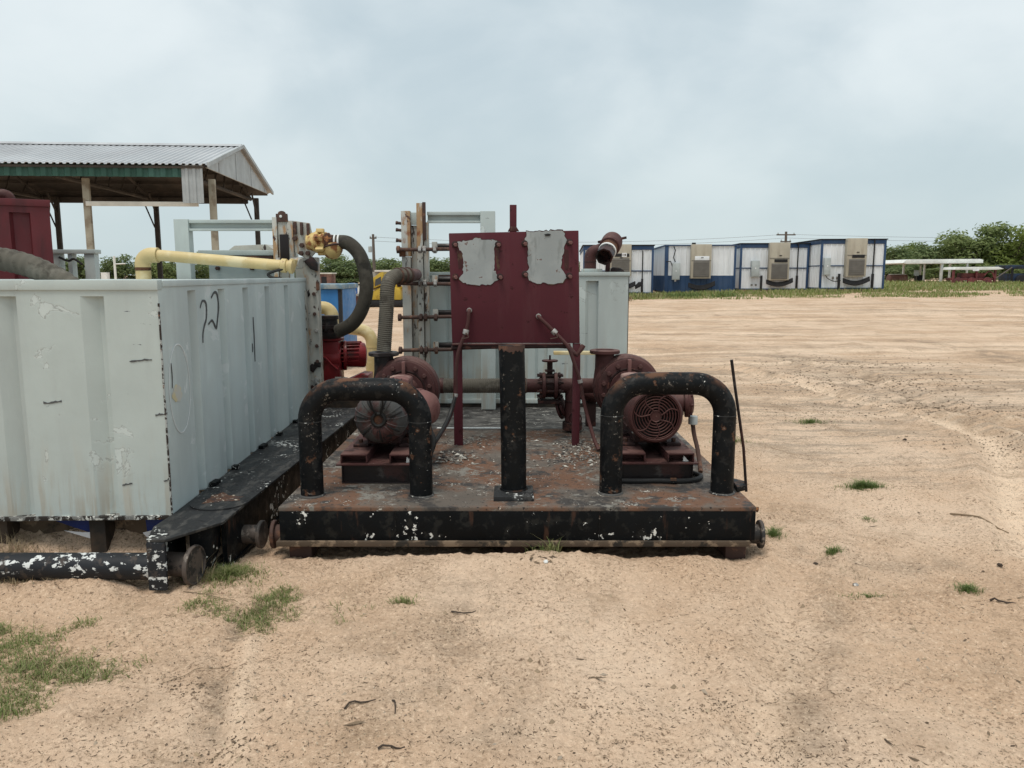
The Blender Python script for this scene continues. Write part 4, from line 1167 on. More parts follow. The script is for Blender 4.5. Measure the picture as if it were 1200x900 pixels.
    # pump
    p = thing('centrifugal_pump', label_pump, 'pump', (cx, Y + 0.1, ZD), 0, 'pumps on the skid')
    MB().cyl((cx, y0 + 0.661, cz), (cx, Y - 0.25, cz), 0.03, 14).build('shaft', 'dkrust', p)
    MB().lathe([(0.075, 0), (0.085, 0.02), (0.085, 0.20), (0.11, 0.25), (0.13, 0.26)], (cx, Y - 0.26, cz), (0, 1, 0), 26).build('bearing_frame', 'pump', p)
    g_ = [(cx - 0.082, Y - 0.36, cz - 0.02), (cx - 0.082, Y - 0.36, cz + 0.125)] + [(cx + 0.082 * math.cos(a), Y - 0.36, cz + 0.125 + 0.022 * math.sin(a)) for a in np.linspace(PI - 0.4, 0.4, 6)] + [(cx + 0.082, Y - 0.36, cz + 0.125), (cx + 0.082, Y - 0.36, cz - 0.02)]
    MB().prism(g_, (0, 0.22, 0)).build('coupling_guard', 'pump_pink', p, 0.010)
    MB().box(cx - 0.008, cx + 0.008, Y - 0.372, Y - 0.361, cz - 0.02, cz + 0.15).build('guard_rib', 'pump_pink', p, 0.003)
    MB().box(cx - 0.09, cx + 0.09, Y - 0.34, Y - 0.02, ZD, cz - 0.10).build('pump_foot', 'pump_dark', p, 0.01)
    MB().lathe([(0.135, -0.010), (0.14, -0.001), (0.215, 0), (0.222, 0.004), (0.222, 0.026), (0.215, 0.030)], (cx, Y, cz), (0, 1, 0), 52).build('flange', 'pump', p)
    MB().torus((cx, Y - 0.002, cz), (0, 1, 0), 0.150, 0.007, 44, 6).build('flange_step', 'pump_dark', p)
    for k in range(14):
        a = 2 * PI * (k + 0.5) / 14
        bolt(p, (cx + 0.187 * math.cos(a), Y, cz + 0.187 * math.sin(a)), (0, -1, 0), 0.017, 0.024, 'pump')
    for s in (0.0,):
        MB().box(cx - 0.012, cx + 0.012, Y - 0.05, Y - 0.001, cz + 0.10, cz + 0.222).build('flange_strap', 'pump_pink', p, 0.004)
    MB().lathe([(0.225, 0.031), (0.245, 0.05), (0.25, 0.11), (0.245, 0.18), (0.20, 0.22), (0.12, 0.24)], (cx, Y, cz), (0, 1, 0), 44).build('volute', 'pump', p)
    nx_ = cx - 0.165
    MB().tube([(nx_, Y + 0.11, cz), (nx_, Y + 0.11, cz + 0.14), (nx_, Y + 0.11, cz + 0.255)], [0.09, 0.072, 0.070], 24).build('outlet_neck', 'pump' if grille else 'oily', p)
    MB().lathe([(0.105, 0), (0.112, 0.004), (0.112, 0.024), (0.105, 0.028), (0.07, 0.0285), (0.066, 0.020)], (nx_, Y + 0.11, cz + 0.252), (0, 0, 1), 30).build('outlet_flange', 'pump' if grille else 'oily', p)
    return m, p


M1, P1 = pump_unit(-0.785, 0.655, 4.45, 'maroon electric motor with a grey ribbed round end bell, behind the left guard hoop',
                   'maroon centrifugal pump with round bolted flange, below the upright ribbed hose', False)
M2, P2 = pump_unit(0.855, 0.668, 4.48, 'maroon electric motor with a round concentric fan grille, behind the right guard hoop',
                   'maroon centrifugal pump with an open flanged outlet, behind the grilled motor', True)
# terminal boxes
TB = (-0.785 + 0.165, 4.83, 0.655)
MB().lathe([(0.07, -0.02), (0.075, 0.02), (0.125, 0.021), (0.128, 0.026), (0.128, 0.045), (0.118, 0.05), (0.115, 0.08), (0.095, 0.13), (0.06, 0.155), (0.015, 0.163)], TB, (1, -0.55, 0.12), 30).build('terminal_box', 'pump_pink', M1, label='big faded domed terminal box')
for a in np.linspace(0, 2 * PI, 9)[:8]:
    ax = Vector((1, -0.55, 0.12)).normalized()
    u_ = Vector((0, 0, 1)) - ax * ax.z
    u_.normalize()
    v_ = ax.cross(u_)
    bolt(M1, Vector(TB) + ax * 0.048 + (u_ * math.cos(a) + v_ * math.sin(a)) * 0.116, ax, 0.010, 0.014, 'pump_pink')
MB().tube(spline([(-0.52, 4.74, 0.545), (-0.49, 4.72, 0.46), (-0.53, 4.70, 0.36), (-0.60, 4.66, 0.30)], 6), 0.016, 8).build('cable', 'rubber', M1)
MB().cyl((0.98, 4.82, 0.69), (1.085, 4.80, 0.695), 0.078, 18).build('box_neck', 'pump', M2)
TB2 = (0.855 + 0.205, 4.80, 0.695)
MB().lathe([(0.05, -0.02), (0.055, 0.03), (0.088, 0.031), (0.090, 0.036), (0.090, 0.052), (0.082, 0.056), (0.078, 0.072), (0.06, 0.085), (0.03, 0.09)], TB2, (1, -0.15, 0.05), 26).build('terminal_box', 'pump', M2, label='round bolted terminal box')
for a in np.linspace(0, 2 * PI, 9)[:8]:
    bolt(M2, (TB2[0] + 0.055, TB2[1] - 0.01 + 0.08 * math.cos(a), TB2[2] + 0.08 * math.sin(a)), (1, -0.15, 0.05), 0.010, 0.014, 'pump')
MB().lathe([(0.028, 0), (0.030, 0.01), (0.030, 0.05), (0.02, 0.055)], (1.15, 4.80, 0.612), (0, 0, -1), 12).build('cable_gland', 'tbox', M2)
MB().tube(spline([(1.15, 4.80, 0.562), (1.155, 4.78, 0.50), (1.165, 4.72, 0.42), (1.16, 4.64, 0.36), (1.15, 4.56, 0.31)], 6), 0.014, 8).build('cable', 'dkrust', M2)
CB = thing('ground_cable', 'black cable lying on the deck round the foot of the right motor', 'cable', (0.9, 4.42, ZD))
MB().tube(spline([(0.60, 4.40, ZD + 0.016), (0.72, 4.39, ZD + 0.016), (0.86, 4.395, ZD + 0.017), (0.94, 4.385, ZD + 0.017), (1.05, 4.40, ZD + 0.016), (1.12, 4.45, ZD + 0.018), (1.135, 4.52, ZD + 0.016), (1.10, 4.58, ZD + 0.016)], 8), 0.015, 10).build('cable_body', 'rubber', CB)
MB().cyl((0.93, 4.388, ZD + 0.016), (0.965, 4.384, ZD + 0.017), 0.020, 10).build('cable_joint', 'black', CB)
RD = MB().tube([(1.236, 4.30, 1.026), (1.262, 4.30, 0.87), (1.325, 4.30, 0.52), (1.352, 4.30, 0.262)], [0.009, 0.0085, 0.0085, 0.008], 8).build('steel_rod', 'oily')
tag(RD, 'thin dark leaning steel rod standing at the right edge of the skid', 'rod')

# vertical ribbed hose above the left pump
H2 = thing('ribbed_hose', 'upright grey ribbed hose bending to the gate column above the left pump', 'hose', (-0.94, 5.68, 0.94))
pts, rs = ribbed(spline([(-0.948, 5.66, 0.945), (-0.935, 5.66, 1.10), (-0.922, 5.68, 1.28), (-0.917, 5.69, 1.39), (-0.905, 5.72, 1.455), (-0.865, 5.79, 1.49), (-0.80, 5.90, 1.495)], 8), 0.052, 0.014, 0.0025)
MB().tube(pts, rs, 22).build('hose_body', 'hose', H2, smooth=60)
for k in range(3):
    q_ = Vector((-0.862, 5.80, 1.491)).lerp(Vector((-0.80, 5.90, 1.496)), k / 2)
    MB().lathe([(0.060, 0), (0.064, 0.003), (0.064, 0.015), (0.060, 0.018)], q_, (0.5, 0.86, 0), 22).build('hose_clamp', 'dkrust', H2)
MB().tube(spline([(-0.80, 5.90, 1.495), (-0.80, 6.4, 1.50), (-0.84, 6.80, 1.50)], 5), 0.05, 16).build('nozzle', 'pump', H2)

# horizontal line between the pumps: ribbed hose, butterfly valve, tee
HL = thing('ribbed_hose', 'horizontal grey ribbed hose running behind the black post between the two pumps', 'hose', (-0.2, 5.9, 0.63))
pts, rs = ribbed([(-0.57, 5.9, 0.648), (-0.35, 5.9, 0.647), (-0.1, 5.9, 0.648), (0.115, 5.9, 0.648)], 0.056, 0.014, 0.0025)
MB().tube(pts, rs, 22).build('hose_body', 'hose', HL, smooth=60)
MB().lathe([(0.061, 0), (0.061, 0.03)], (-0.56, 5.9, 0.648), (1, 0, 0), 22).build('hose_clamp', 'pump', HL)
MB().lathe([(0.061, 0), (0.061, 0.02)], (0.09, 5.9, 0.648), (1, 0, 0), 22).build('hose_clamp', 'dkrust', HL)
VP = thing('valve_pipe', 'maroon pipe with a bolted butterfly valve between the post and the right pump', 'pipe', (0.4, 5.9, 0.3))
MB().cyl((0.116, 5.9, 0.648), (0.235, 5.9, 0.648), 0.054, 22).build('pipe_spool', 'pump', VP)
MB().cyl((0.356, 5.9, 0.648), (0.70, 5.9, 0.648), 0.058, 22).build('pipe_spool', 'pump', VP)
for xx in (0.232, 0.325):
    MB().lathe([(0.098, 0), (0.103, 0.004), (0.103, 0.024), (0.098, 0.028)], (xx, 5.9, 0.648), (1, 0, 0), 26).build('valve_flange', 'pump', VP)
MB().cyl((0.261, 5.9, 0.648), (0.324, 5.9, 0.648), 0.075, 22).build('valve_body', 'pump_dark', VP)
for a in np.linspace(0, 2 * PI, 9)[:8] + 0.39:
    MB().cyl((0.195, 5.9 + 0.088 * math.cos(a), 0.648 + 0.088 * math.sin(a)), (0.395, 5.9 + 0.088 * math.cos(a), 0.648 + 0.088 * math.sin(a)), 0.009, 6).build('stud', 'pump_dark', VP)
    for xx in (0.212, 0.358):
        MB().lathe([(0.017, 0), (0.018, 0.002), (0.018, 0.018), (0.015, 0.02)], (xx, 5.9 + 0.088 * math.cos(a), 0.648 + 0.088 * math.sin(a)), (1, 0, 0), 6).build('nut', 'pump_dark', VP)
MB().cyl((0.293, 5.9, 0.72), (0.293, 5.9, 0.835), 0.022, 14).build('valve_stem', 'pump_dark', VP)
MB().box(0.255, 0.33, 5.86, 5.94, 0.76, 0.772).build('stem_yoke', 'pump_dark', VP, 0.003)
MB().lathe([(0.06, 0), (0.062, 0.003), (0.062, 0.012)], (0.293, 5.9, 0.836), (0, 0, 1), 18).build('top_plate', 'pump', VP)
MB().cyl((0.293, 5.9, 0.848), (0.293, 5.9, 0.885), 0.008, 8).build('stem_tip', 'pump_dark', VP)
MB().box(0.20, 0.39, 5.83, 5.97, 0.515, 0.54).build('bottom_plate', 'pump_dark', VP, 0.004)
MB().cyl((0.472, 5.9, 0.64), (0.472, 5.9, 0.37), 0.060, 22).build('drop_leg', 'pump', VP)
MB().torus((0.472, 5.9, 0.53), (0, 0, 1), 0.0605, 0.004, 24, 6).build('weld_ring', 'pump_dark', VP)
MB().lathe([(0.075, 0), (0.08, 0.004), (0.08, 0.02)], (0.39, 5.93, 0.475), (0.9, -0.25, 0.3), 24).build('blind_flange', 'pump', VP)
MB().lathe([(0.085, 0), (0.09, 0.004), (0.09, 0.02)], (0.365, 5.95, 0.46), (0.9, -0.25, 0.3), 24).build('blind_flange', 'pump', VP)
MB().lathe([(0.074, 0), (0.078, 0.004), (0.078, 0.06), (0.07, 0.065)], (0.472, 5.9, 0.365), (0, 0, -1), 22).build('foot_flange', 'pump_dark', VP)
MB().torus((0.485, 5.835, 0.40), (0.2, 1, 0), 0.05, 0.006, 22, 6).build('cable_ring', 'pump', VP)
for a in (0.3, 1.6, 2.8, 4.0, 5.2):
    bolt(VP, (0.70, 5.9 + 0.10 * math.cos(a), 0.648 + 0.10 * math.sin(a)), (-1, 0, 0), 0.018, 0.05, 'pump_dark')
MB().lathe([(0.098, 0), (0.103, 0.004), (0.103, 0.024), (0.098, 0.028)], (0.70, 5.9, 0.648), (1, 0, 0), 26).build('pump_flange', 'pump_dark', VP)
SP = thing('suction_pipe', 'short maroon pipe lying low behind the maroon leg near the right pump', 'pipe', (0.66, 6.15, 0.3))
MB().tube(spline([(0.56, 6.15, 0.56), (0.65, 6.15, 0.54), (0.78, 6.15, 0.53), (0.95, 6.12, 0.55)], 5), 0.062, 20).build('pipe_body', 'pump', SP)
MB().box(0.60, 0.68, 6.12, 6.20, ZD, 0.49).build('support', 'pump_dark', SP, 0.004)
YS = MB().box(0.36, 0.78, 6.60, 6.66, 0.815, 0.845).build('yellow_strip', 'yellow', None, 0.004)
tag(YS, 'small pale yellow bar fixed on the grey tank behind the right pump outlet', 'bar')

# ------------------------------------------------------------------ maroon panel on its two legs
PN = thing('control_panel', 'square maroon steel panel on two legs with two bare grey patches', 'panel', (0.03, 5.42, ZD))
MB().prism([(-0.437, 5.40, 1.784), (0.460, 5.40, 1.803), (0.478, 5.40, 1.022), (-0.422, 5.40, 1.024)], (0, 0.05, 0)).build('panel_sheet', 'maroon', PN, 0.004)
for a, c in ((-0.416, -0.352), (0.432, 0.484)):
    m = MB()
    m.box(a, c, 5.405, 5.417, ZD, 1.020)
    m.box(a, a + 0.012, 5.4175, 5.465, ZD, 1.020)
    m.build('leg', 'maroon', PN, 0.002)
MB().tube([(-0.425, 5.375, 0.992), (-0.15, 5.375, 1.000), (0.33, 5.372, 1.006), (0.395, 5.37, 1.002)], 0.016, 10).build('bottom_rail', 'pump_dark', PN)
MB().box(-0.42, 0.41, 5.35, 5.40, 1.012, 1.0215).build('bottom_angle', 'pump', PN, 0.002)
MB().tube([(0.395, 5.37, 1.002), (0.425, 5.36, 0.965), (0.455, 5.36, 0.945), (0.485, 5.36, 0.985), (0.50, 5.37, 1.008)], 0.018, 10).build('bent_bracket', 'pump', PN)
MB().box(-0.016, 0.032, 5.41, 5.45, 1.76, 1.978).build('top_lug', 'maroon', PN, 0.004)
MB().prism([(-0.03, 5.405, 1.797), (0.05, 5.405, 1.799), (0.03, 5.405, 1.83), (-0.012, 5.405, 1.83)], (0, 0.05, 0)).build('lug_weld', 'maroon_dark', PN, 0.004)


def panel_patch(pts, seed):
    rr = random.Random(seed)
    out = []
    n = len(pts)
    for i in range(n):
        a, c = Vector(pts[i]), Vector(pts[(i + 1) % n])
        k = max(2, int((c - a).length / 0.014))
        for j in range(k):
            p = a.lerp(c, j / k)
            out.append(p + Vector((rr.uniform(-0.006, 0.006), rr.uniform(-0.006, 0.006))))
    return out


def bare_patch(pts, seed):
    base = panel_patch(pts, seed)
    c = sum(base, Vector((0, 0))) / len(base)
    rim = [c + (p - c) * (1.018 + 0.03 * random.Random(seed + i).random()) for i, p in enumerate(base)]
    MB().prism([(p.x, 5.3988, p.y) for p in rim], (0, -0.0010, 0)).build('paint_edge', 'maroon_dark', PN, smooth=0)
    MB().prism([(p.x, 5.3974, p.y) for p in base], (0, -0.0004, 0)).build('bare_patch', 'bare', PN, smooth=0)


def PX(u, v):                                    # panel picture position -> panel plane
    return (-0.436 + (u - 526) * 0.00591, 1.784 - (v - 274) * 0.00585)


patch_a = [PX(*p) for p in ((536, 284), (551, 282), (560, 279), (569, 282.5), (583, 282), (579, 290), (578.5, 304), (578.5, 317), (583, 323), (588, 323), (582, 330), (574, 333.5), (561, 335), (549, 334), (540, 330), (537, 326), (542, 321), (543, 306), (541.5, 297), (537, 291))]
bare_patch(patch_a, 3)
patch_b = [PX(*p) for p in ((617, 272.3), (640, 271.6), (660, 271), (661.5, 278), (664, 283), (662, 289), (659, 300), (658, 314), (662, 322), (665, 326), (660, 331), (649, 333.5), (640, 332), (628, 332.5), (619, 328), (616, 322), (620, 314), (618, 303), (619, 292), (615, 284), (616, 278))]
bare_patch(patch_b, 8)
for (pts_, nm) in (((535, 292, 541, 314), 0), ((580, 289, 585, 316), 1), ((660, 291, 666, 315), 2)):
    u0, v0, u1, v1 = pts_
    MB().prism([(p[0], 5.3992, p[1]) for p in [PX(u0, v0), PX(u1, v0 + 3), PX(u1 + 0.5, v1), PX(u0 + 2, v1 + 2)]], (0, -0.001, 0)).build('rust_stain', 'maroon_dark', PN)
MB().prism([(p[0], 5.3945, p[1]) for p in [PX(637.5, 275.2), PX(642, 274.4), PX(645, 275), PX(644, 277), PX(639, 277.4)]], (0, -0.003, 0)).build('slot', 'rubber', PN)
for (u, v) in ((533, 287), (583.5, 287), (533, 325), (585.5, 325), (614.5, 286), (667, 284.5), (615, 322), (667, 324)):
    p = PX(u, v)
    MB().lathe([(0.022, 0), (0.023, 0.003), (0.020, 0.005)], (p[0], 5.398, p[1]), (0, -1, 0), 14).build('washer', 'pump_dark', PN)
    bolt(PN, (p[0] + 0.003, 5.392, p[1] - 0.002), (0.12, -1, -0.08), 0.014, 0.038, 'pump_pink')
for path, tip in (([(-0.298, 5.392, 1.252), (-0.300, 5.36, 1.248), (-0.305, 5.355, 1.18), (-0.322, 5.355, 1.105), (-0.352, 5.345, 1.03), (-0.378, 5.34, 0.95), (-0.395, 5.34, 0.80), (-0.398, 5.345, 0.66), (-0.44, 5.30, 0.50), (-0.53, 5.1, 0.36)], 3),
                  ([(0.186, 5.392, 1.212), (0.190, 5.36, 1.206), (0.245, 5.355, 1.155), (0.295, 5.355, 1.105), (0.355, 5.345, 1.045), (0.40, 5.34, 0.985), (0.445, 5.34, 0.86), (0.478, 5.34, 0.76), (0.500, 5.34, 0.64), (0.535, 5.32, 0.50), (0.575, 5.25, 0.36), (0.60, 5.2, 0.30)], 3)):
    MB().tube(spline(path, 6), 0.013, 10).build('conduit', 'pump', PN)
    MB().lathe([(0.018, 0), (0.020, 0.004), (0.020, 0.02), (0.016, 0.026)], (path[0][0], 5.397, path[0][2]), (0, -1, 0), 10).build('conduit_fitting', 'steel', PN)
    q_ = Vector(path[3])
    ax = Vector(path[3]) - Vector(path[2])
    MB().lathe([(0.019, -0.018), (0.021, -0.014), (0.021, 0.014), (0.018, 0.018)], q_, ax, 12).build('conduit_union', 'steel', PN)
    q_ = Vector(path[7])
    MB().lathe([(0.017, -0.012), (0.017, 0.012)], q_, Vector(path[8]) - Vector(path[6]), 12).build('conduit_clip', 'steel', PN)
    w0 = Vector(path[3])
    MB().tube(spline([w0 + Vector((0, -0.022, -0.005)), w0 + Vector((0.02, -0.03, -0.035)), w0 + Vector((-0.03, -0.03, -0.045))], 5), 0.004, 6).build('wire_end', 'dkrust', PN)
MB().tube(spline([(-0.398, 5.345, 0.66), (-0.44, 5.25, 0.52), (-0.50, 5.0, 0.42), (-0.56, 4.8, 0.36)], 6), 0.013, 8).build('cable', 'rubber', PN)

# ------------------------------------------------------------------ second grey tank behind the panel
T2 = thing('steel_tank', 'light grey steel tank standing at the rear of the skid behind the maroon panel', 'tank', (0.15, 7.05, ZD))
TX0, TX1, TY = -0.79, 1.066, 7.05
segs2 = [TX1 - x_ for x_ in (0.79, 0.33, -0.09, -0.49)]
grooved_wall(lambda s, d, z: Vector((TX1 - s, TY + d, z)), segs2, TX1 - TX0, 0.36, 1.49, depth=0.035, wide=0.12).build('front_wall', 'gray', T2, smooth=25)
MB().box(TX1 - 0.006, TX1, TY, TY + 3.2, 0.29, 1.49).build('side_wall', 'gray', T2)
MB().box(TX0, TX0 + 0.006, TY, TY + 3.2, 0.29, 1.49).build('side_wall', 'gray', T2)
MB().box(TX0, TX1 - 0.0065, TY + 3.19, TY + 3.2, 0.29, 1.49).build('back_wall', 'gray', T2)
MB().box(TX0, TX1 + 0.006, TY - 0.014, TY + 3.2, 1.4905, 1.525).build('top_rail', 'gray', T2, 0.004)
MB().box(TX0, TX1 + 0.004, TY - 0.018, TY + 0.06, 0.318, 0.359).build('bottom_rail', 'gray', T2, 0.004)
MB().box(TX0, TX1, TY - 0.005, TY + 0.04, ZD, 0.317).build('sill', 'darkinside', T2, 0.004)
gate_frame(T2, -0.213, -0.745, None, -1, y=6.86, zt=2.052)
MB().box(-0.775, -0.735, 6.85, 6.94, 0.29, 1.955).build('column_side', 'gray_chip', T2, 0.004)
MB().box(-0.832, -0.782, 6.83, 6.93, 0.29, 1.70).build('column_flange', 'gray_chip', T2, 0.004)
MB().box(-0.833, -0.781, 6.829, 6.93, 1.702, 2.118).build('column_head', 'rusty_wood', T2, 0.004)
MB().box(-0.780, -0.752, 6.822, 6.846, 1.80, 2.125).build('slot_strip', 'dkrust', T2, 0.003)
MB().box(-0.886, -0.834, 6.88, 6.92, 0.29, 1.93).build('column_web', 'gray_chip', T2, 0.004)
MB().box(-0.888, -0.834, 6.862, 6.90, 1.935, 2.04).build('cap_plate', 'gray', T2, 0.004)
MB().box(-0.966, -0.890, 6.82, 6.93, 0.29, 1.655).build('column_flange', 'gray_chip', T2, 0.004)
MB().box(-0.966, -0.888, 6.815, 6.93, 1.66, 2.05).build('column_head', 'rusty_wood', T2, 0.004)
for zz in (1.945, 1.885, 1.795, 1.725):
    MB().lathe([(0.013, 0), (0.013, 0.035), (0.016, 0.036), (0.016, 0.052)], (-0.967, 6.86, zz), (-1, 0, 0.12), 8).build('stud', 'dkrust', T2)
MB().box(-0.985, -0.93, 6.79, 6.813, 1.655, 1.73).build('clamp_block', 'rust', T2, 0.006)
for zz, jog in ((1.715, 0.02), (1.425, -0.02), (1.128, 0.03), (0.838, 0.03)):
    MB().cyl((-1.0, 6.765, zz), (-0.49, 6.765, zz + jog * 0.3), 0.016, 10).build('tie_rod', 'dkrust', T2)
    MB().cyl((-0.66, 6.90, zz + 0.035), (-0.40, 6.90, zz + 0.035), 0.024, 10).build('clamp_bar', 'oily', T2)
    for xx in (-0.982, -0.795, -0.755, -0.665):
        MB().lathe([(0.024, 0), (0.034, 0.003), (0.034, 0.028), (0.026, 0.031)], (xx - 0.02, 6.765, zz), (1, 0, 0), 7).build('rod_nut', 'dkrust' if (xx < -0.9 or zz < 1.2) else 'steel', T2)
    MB().box(-0.70, -0.655, 6.80, 6.86, zz - 0.02, zz + 0.07).build('clamp_bracket', 'gray_chip', T2, 0.004)
MB().box(-0.66, -0.52, 6.95, 7.0, 1.48, 1.50).build('latch_bar', 'dkrust', T2, 0.004)

# red breather on top of the rear tank
BR = thing('breather_pipe', 'red elbow pipe with a dark open fitting on top of the rear grey tank', 'pipe', (0.8, 7.3, 1.525))
MB().box(0.66, 0.84, 7.22, 7.40, 1.526, 1.556).build('base_pad', 'gray', BR, 0.004)
MB().tube([(0.735, 7.3, 1.556), (0.735, 7.3, 1.66)] + arc((0.80, 7.3, 1.66), (-1, 0, 0), (0, 0, 1), 0.065, 0, PI / 2, 6) + [(0.86, 7.31, 1.745)], 0.056, 22).build('riser', 'pump', BR)
MB().torus((0.735, 7.3, 1.62), (0, 0, 1), 0.056, 0.004, 22, 6).build('weld_ring', 'pump_dark', BR)
ax = Vector((-0.09, -0.25, -0.12)).normalized()
c_ = Vector((0.935, 7.30, 1.80))
MB().lathe([(0.02, -0.055), (0.07, -0.05), (0.094, -0.03), (0.098, 0.0), (0.098, 0.10), (0.094, 0.115), (0.085, 0.12)], c_, ax, 30).build('breather_cap', 'pump', BR, label='red domed cap')
MB().lathe([(0.078, 0), (0.078, 0.07), (0.07, 0.08)], c_ + ax * 0.12, ax, 26).build('sleeve', 'rust', BR)
MB().lathe([(0.080, 0), (0.083, 0.004), (0.083, 0.02), (0.080, 0.024)], c_ + ax * 0.195, ax, 26).build('white_ring', 'whiteband', BR)
MB().lathe([(0.078, 0), (0.078, 0.05), (0.082, 0.055), (0.082, 0.12), (0.066, 0.121), (0.062, 0.03), (0.004, 0.028)], c_ + ax * 0.22, ax, 8, cap=False).build('hex_fitting', 'oily', BR)
MB().cyl((0.905, 7.36, 1.526), (0.915, 7.34, 1.76), 0.022, 12).build('strut', 'pump', BR)
MB().cyl((1.00, 7.3, 1.83), (1.07, 7.3, 1.845), 0.012, 8).build('cap_pin', 'pump_dark', BR)
MB().cyl((0.80, 7.25, 1.80), (0.88, 7.27, 1.82), 0.012, 8).build('cap_pin', 'pump_dark', BR)
LB = MB().prism([(0.93, 7.3, 1.527), (1.06, 7.3, 1.527), (1.05, 7.3, 1.545), (1.02, 7.3, 1.562), (0.95, 7.3, 1.570), (0.935, 7.3, 1.56)], (0, 0.09, 0)).build('loose_plate', 'oily', None, 0.005)
tag(LB, 'small dark flat scrap lying on the rear grey tank beside the red pipe', 'scrap')

# ------------------------------------------------------------------ things behind the left tank
RT = thing('red_tank', 'maroon corrugated tank half hidden behind the left grey tank', 'tank', (-4.42, 7.5, 0), R(31))
grooved_wall(lambda s, d, z: Vector((-s, d, z)), [0.16, 0.52, 0.88], 1.6, 0.05, 2.14, depth=0.05, wide=0.17, grz=0.06).build('front_wall', 'tankred', RT, local=True, smooth=25)
MB().box(-0.008, 0, 0.002, 1.6, 0.05, 2.14).build('side_wall', 'tankred', RT, local=True)
MB().box(-1.6, -0.0085, 1.59, 1.6, 0.05, 2.14).build('back_wall', 'tankred', RT, local=True)
MB().box(-1.6, 0.01, -0.02, 1.6, 2.1405, 2.205).build('top_rail', 'tankred', RT, 0.005, local=True)
MB().tube(spline([(-1.2, 0.12, 2.25), (-0.45, 0.12, 2.25), (-0.34, 0.12, 2.24), (-0.31, 0.12, 2.19)], 5), 0.05, 14).build('top_pipe', 'pump', RT, local=True)
HG = thing('ribbed_hose', 'fat grey ribbed hose drooping over the top of the left tank at the picture edge', 'hose', (-3.2, 5.2, 1.5))
pts, rs = ribbed(spline([(-4.1, 5.2, 1.60), (-3.7, 5.2, 1.625), (-3.42, 5.2, 1.605), (-3.22, 5.2, 1.555), (-3.05, 5.2, 1.475), (-2.93, 5.2, 1.39)], 8), 0.075, 0.05, 0.004)
MB().tube(pts, rs, 22).build('hose_body', 'hose', HG, smooth=60)
FG = thing('steel_stand', 'small grey open steel stand behind the left tank beside the maroon tank', 'stand', (-5.1, 9, 0))
for (a, c) in ((-5.36, -5.23), (-5.14, -5.09), (-4.95, -4.83)):
    MB().box(a, c, 9.0, 9.1, 0.0, 1.74).build('post', 'gray', FG, 0.005)
MB().box(-5.40, -4.81, 8.98, 9.12, 1.742, 1.79).build('top_bar', 'gray', FG, 0.005)
MB().tube(spline([(-5.22, 8.97, 1.70), (-5.12, 8.97, 1.66), (-5.05, 8.97, 1.68), (-4.96, 8.97, 1.62)], 5), 0.014, 8).build('strap', 'rubber', FG)

BX = thing('blue_container', 'blue steel waste container standing on the sand beyond the red pump', 'container', (-3.1, 12, 0))
MB().box(-3.7, -2.665, 12.0, 13.2, 0.12, 1.28).build('container_body', 'bluebox', BX, 0.01)
MB().box(-3.75, -2.63, 11.96, 13.24, 1.282, 1.355).build('container_lid', 'dullblue', BX, 0.012)
MB().box(-2.70, -2.645, 11.985, 12.06, 0.05, 1.28).build('corner_post', 'tblack', BX, 0.006)
MB().box(-3.7, -2.72, 11.97, 11.999, 0.12, 0.20).build('bottom_rail', 'bluebox', BX, 0.006)
MB().prism([(-3.0, 11.998, 0.62), (-2.84, 11.998, 0.58), (-2.86, 11.998, 0.64)], (0, -0.004, 0)).build('dent_mark', 'tarp_blue', BX)

BB = thing('blue_crate', 'small blue crate half buried in the sand beyond the yellow pipe', 'crate', (-1.65, 10.0, 0.1))
MB().box(-1.74, -1.58, 9.9, 10.1, gz(-1.7, 10) - 0.05, gz(-1.7, 10) + 0.13).build('crate_body', 'bluebox', BB, 0.008)
MB().box(-1.75, -1.57, 9.89, 10.11, gz(-1.7, 10) + 0.131, gz(-1.7, 10) + 0.15).build('crate_rim', 'dullblue', BB, 0.004)

# ------------------------------------------------------------------ open shed
SHL = -24.0
SH = thing('open_shed', 'large open-sided shed with a corrugated metal roof behind the left tank', 'shed', (-12, 24, 0))


def corr(x0, x1, p0, p1, pitch=0.17, h=0.035):
    """corrugated sheet between an eave point (y, z) and a ridge point, ribs running up the slope"""
    prof = []
    x = x0
    while x < x1 - 1e-6:
        for dx, dz in ((0, 0), (0.35, 0), (0.5, 1), (0.85, 1)):
            xx = min(x1, x + dx * pitch)
            prof.append((xx, p0[0], p0[1] + dz * h))
        x += pitch
    prof.append((x1, p0[0], p0[1]))
    return MB().strip(prof, (0, p1[0] - p0[0], p1[1] - p0[1]), (0, 0, -0.012))


EY0, EY1, EZ, RY, RZ = 20.5, 27.6, 4.33, 24.0, 5.33
corr(SHL, -7.62, (EY0, EZ), (RY, RZ)).build('roof_sheet', 'roofmetal', SH, smooth=0)
corr(SHL, -7.62, (EY1, EZ - 0.02), (RY, RZ)).build('roof_sheet', 'roofmetal', SH, smooth=0)
MB().prism([(-7.66, RY - 0.22, RZ - 0.01), (-7.66, RY, RZ + 0.085), (-7.66, RY + 0.22, RZ - 0.01), (-7.66, RY, RZ + 0.07)], (SHL + 7.66, 0, 0)).build('ridge_cap', 'roofmetal', SH)
for y0_ in (EY0, EY1):
    MB().prism([(-7.60, y0_, EZ - 0.05), (-7.60, y0_, EZ + 0.06), (-7.60, RY, RZ + 0.07), (-7.60, RY, RZ - 0.03)], (-0.05, 0, 0)).build('barge_board', 'sheet', SH)
prof = []
x = SHL
while x < -8.35:
    for dx, dy in ((0, 0), (0.1, 0), (0.14, -0.04), (0.26, -0.04)):
        prof.append((min(x + dx, -8.35), EY0 + 0.12 + dy, 4.02))
    x += 0.3
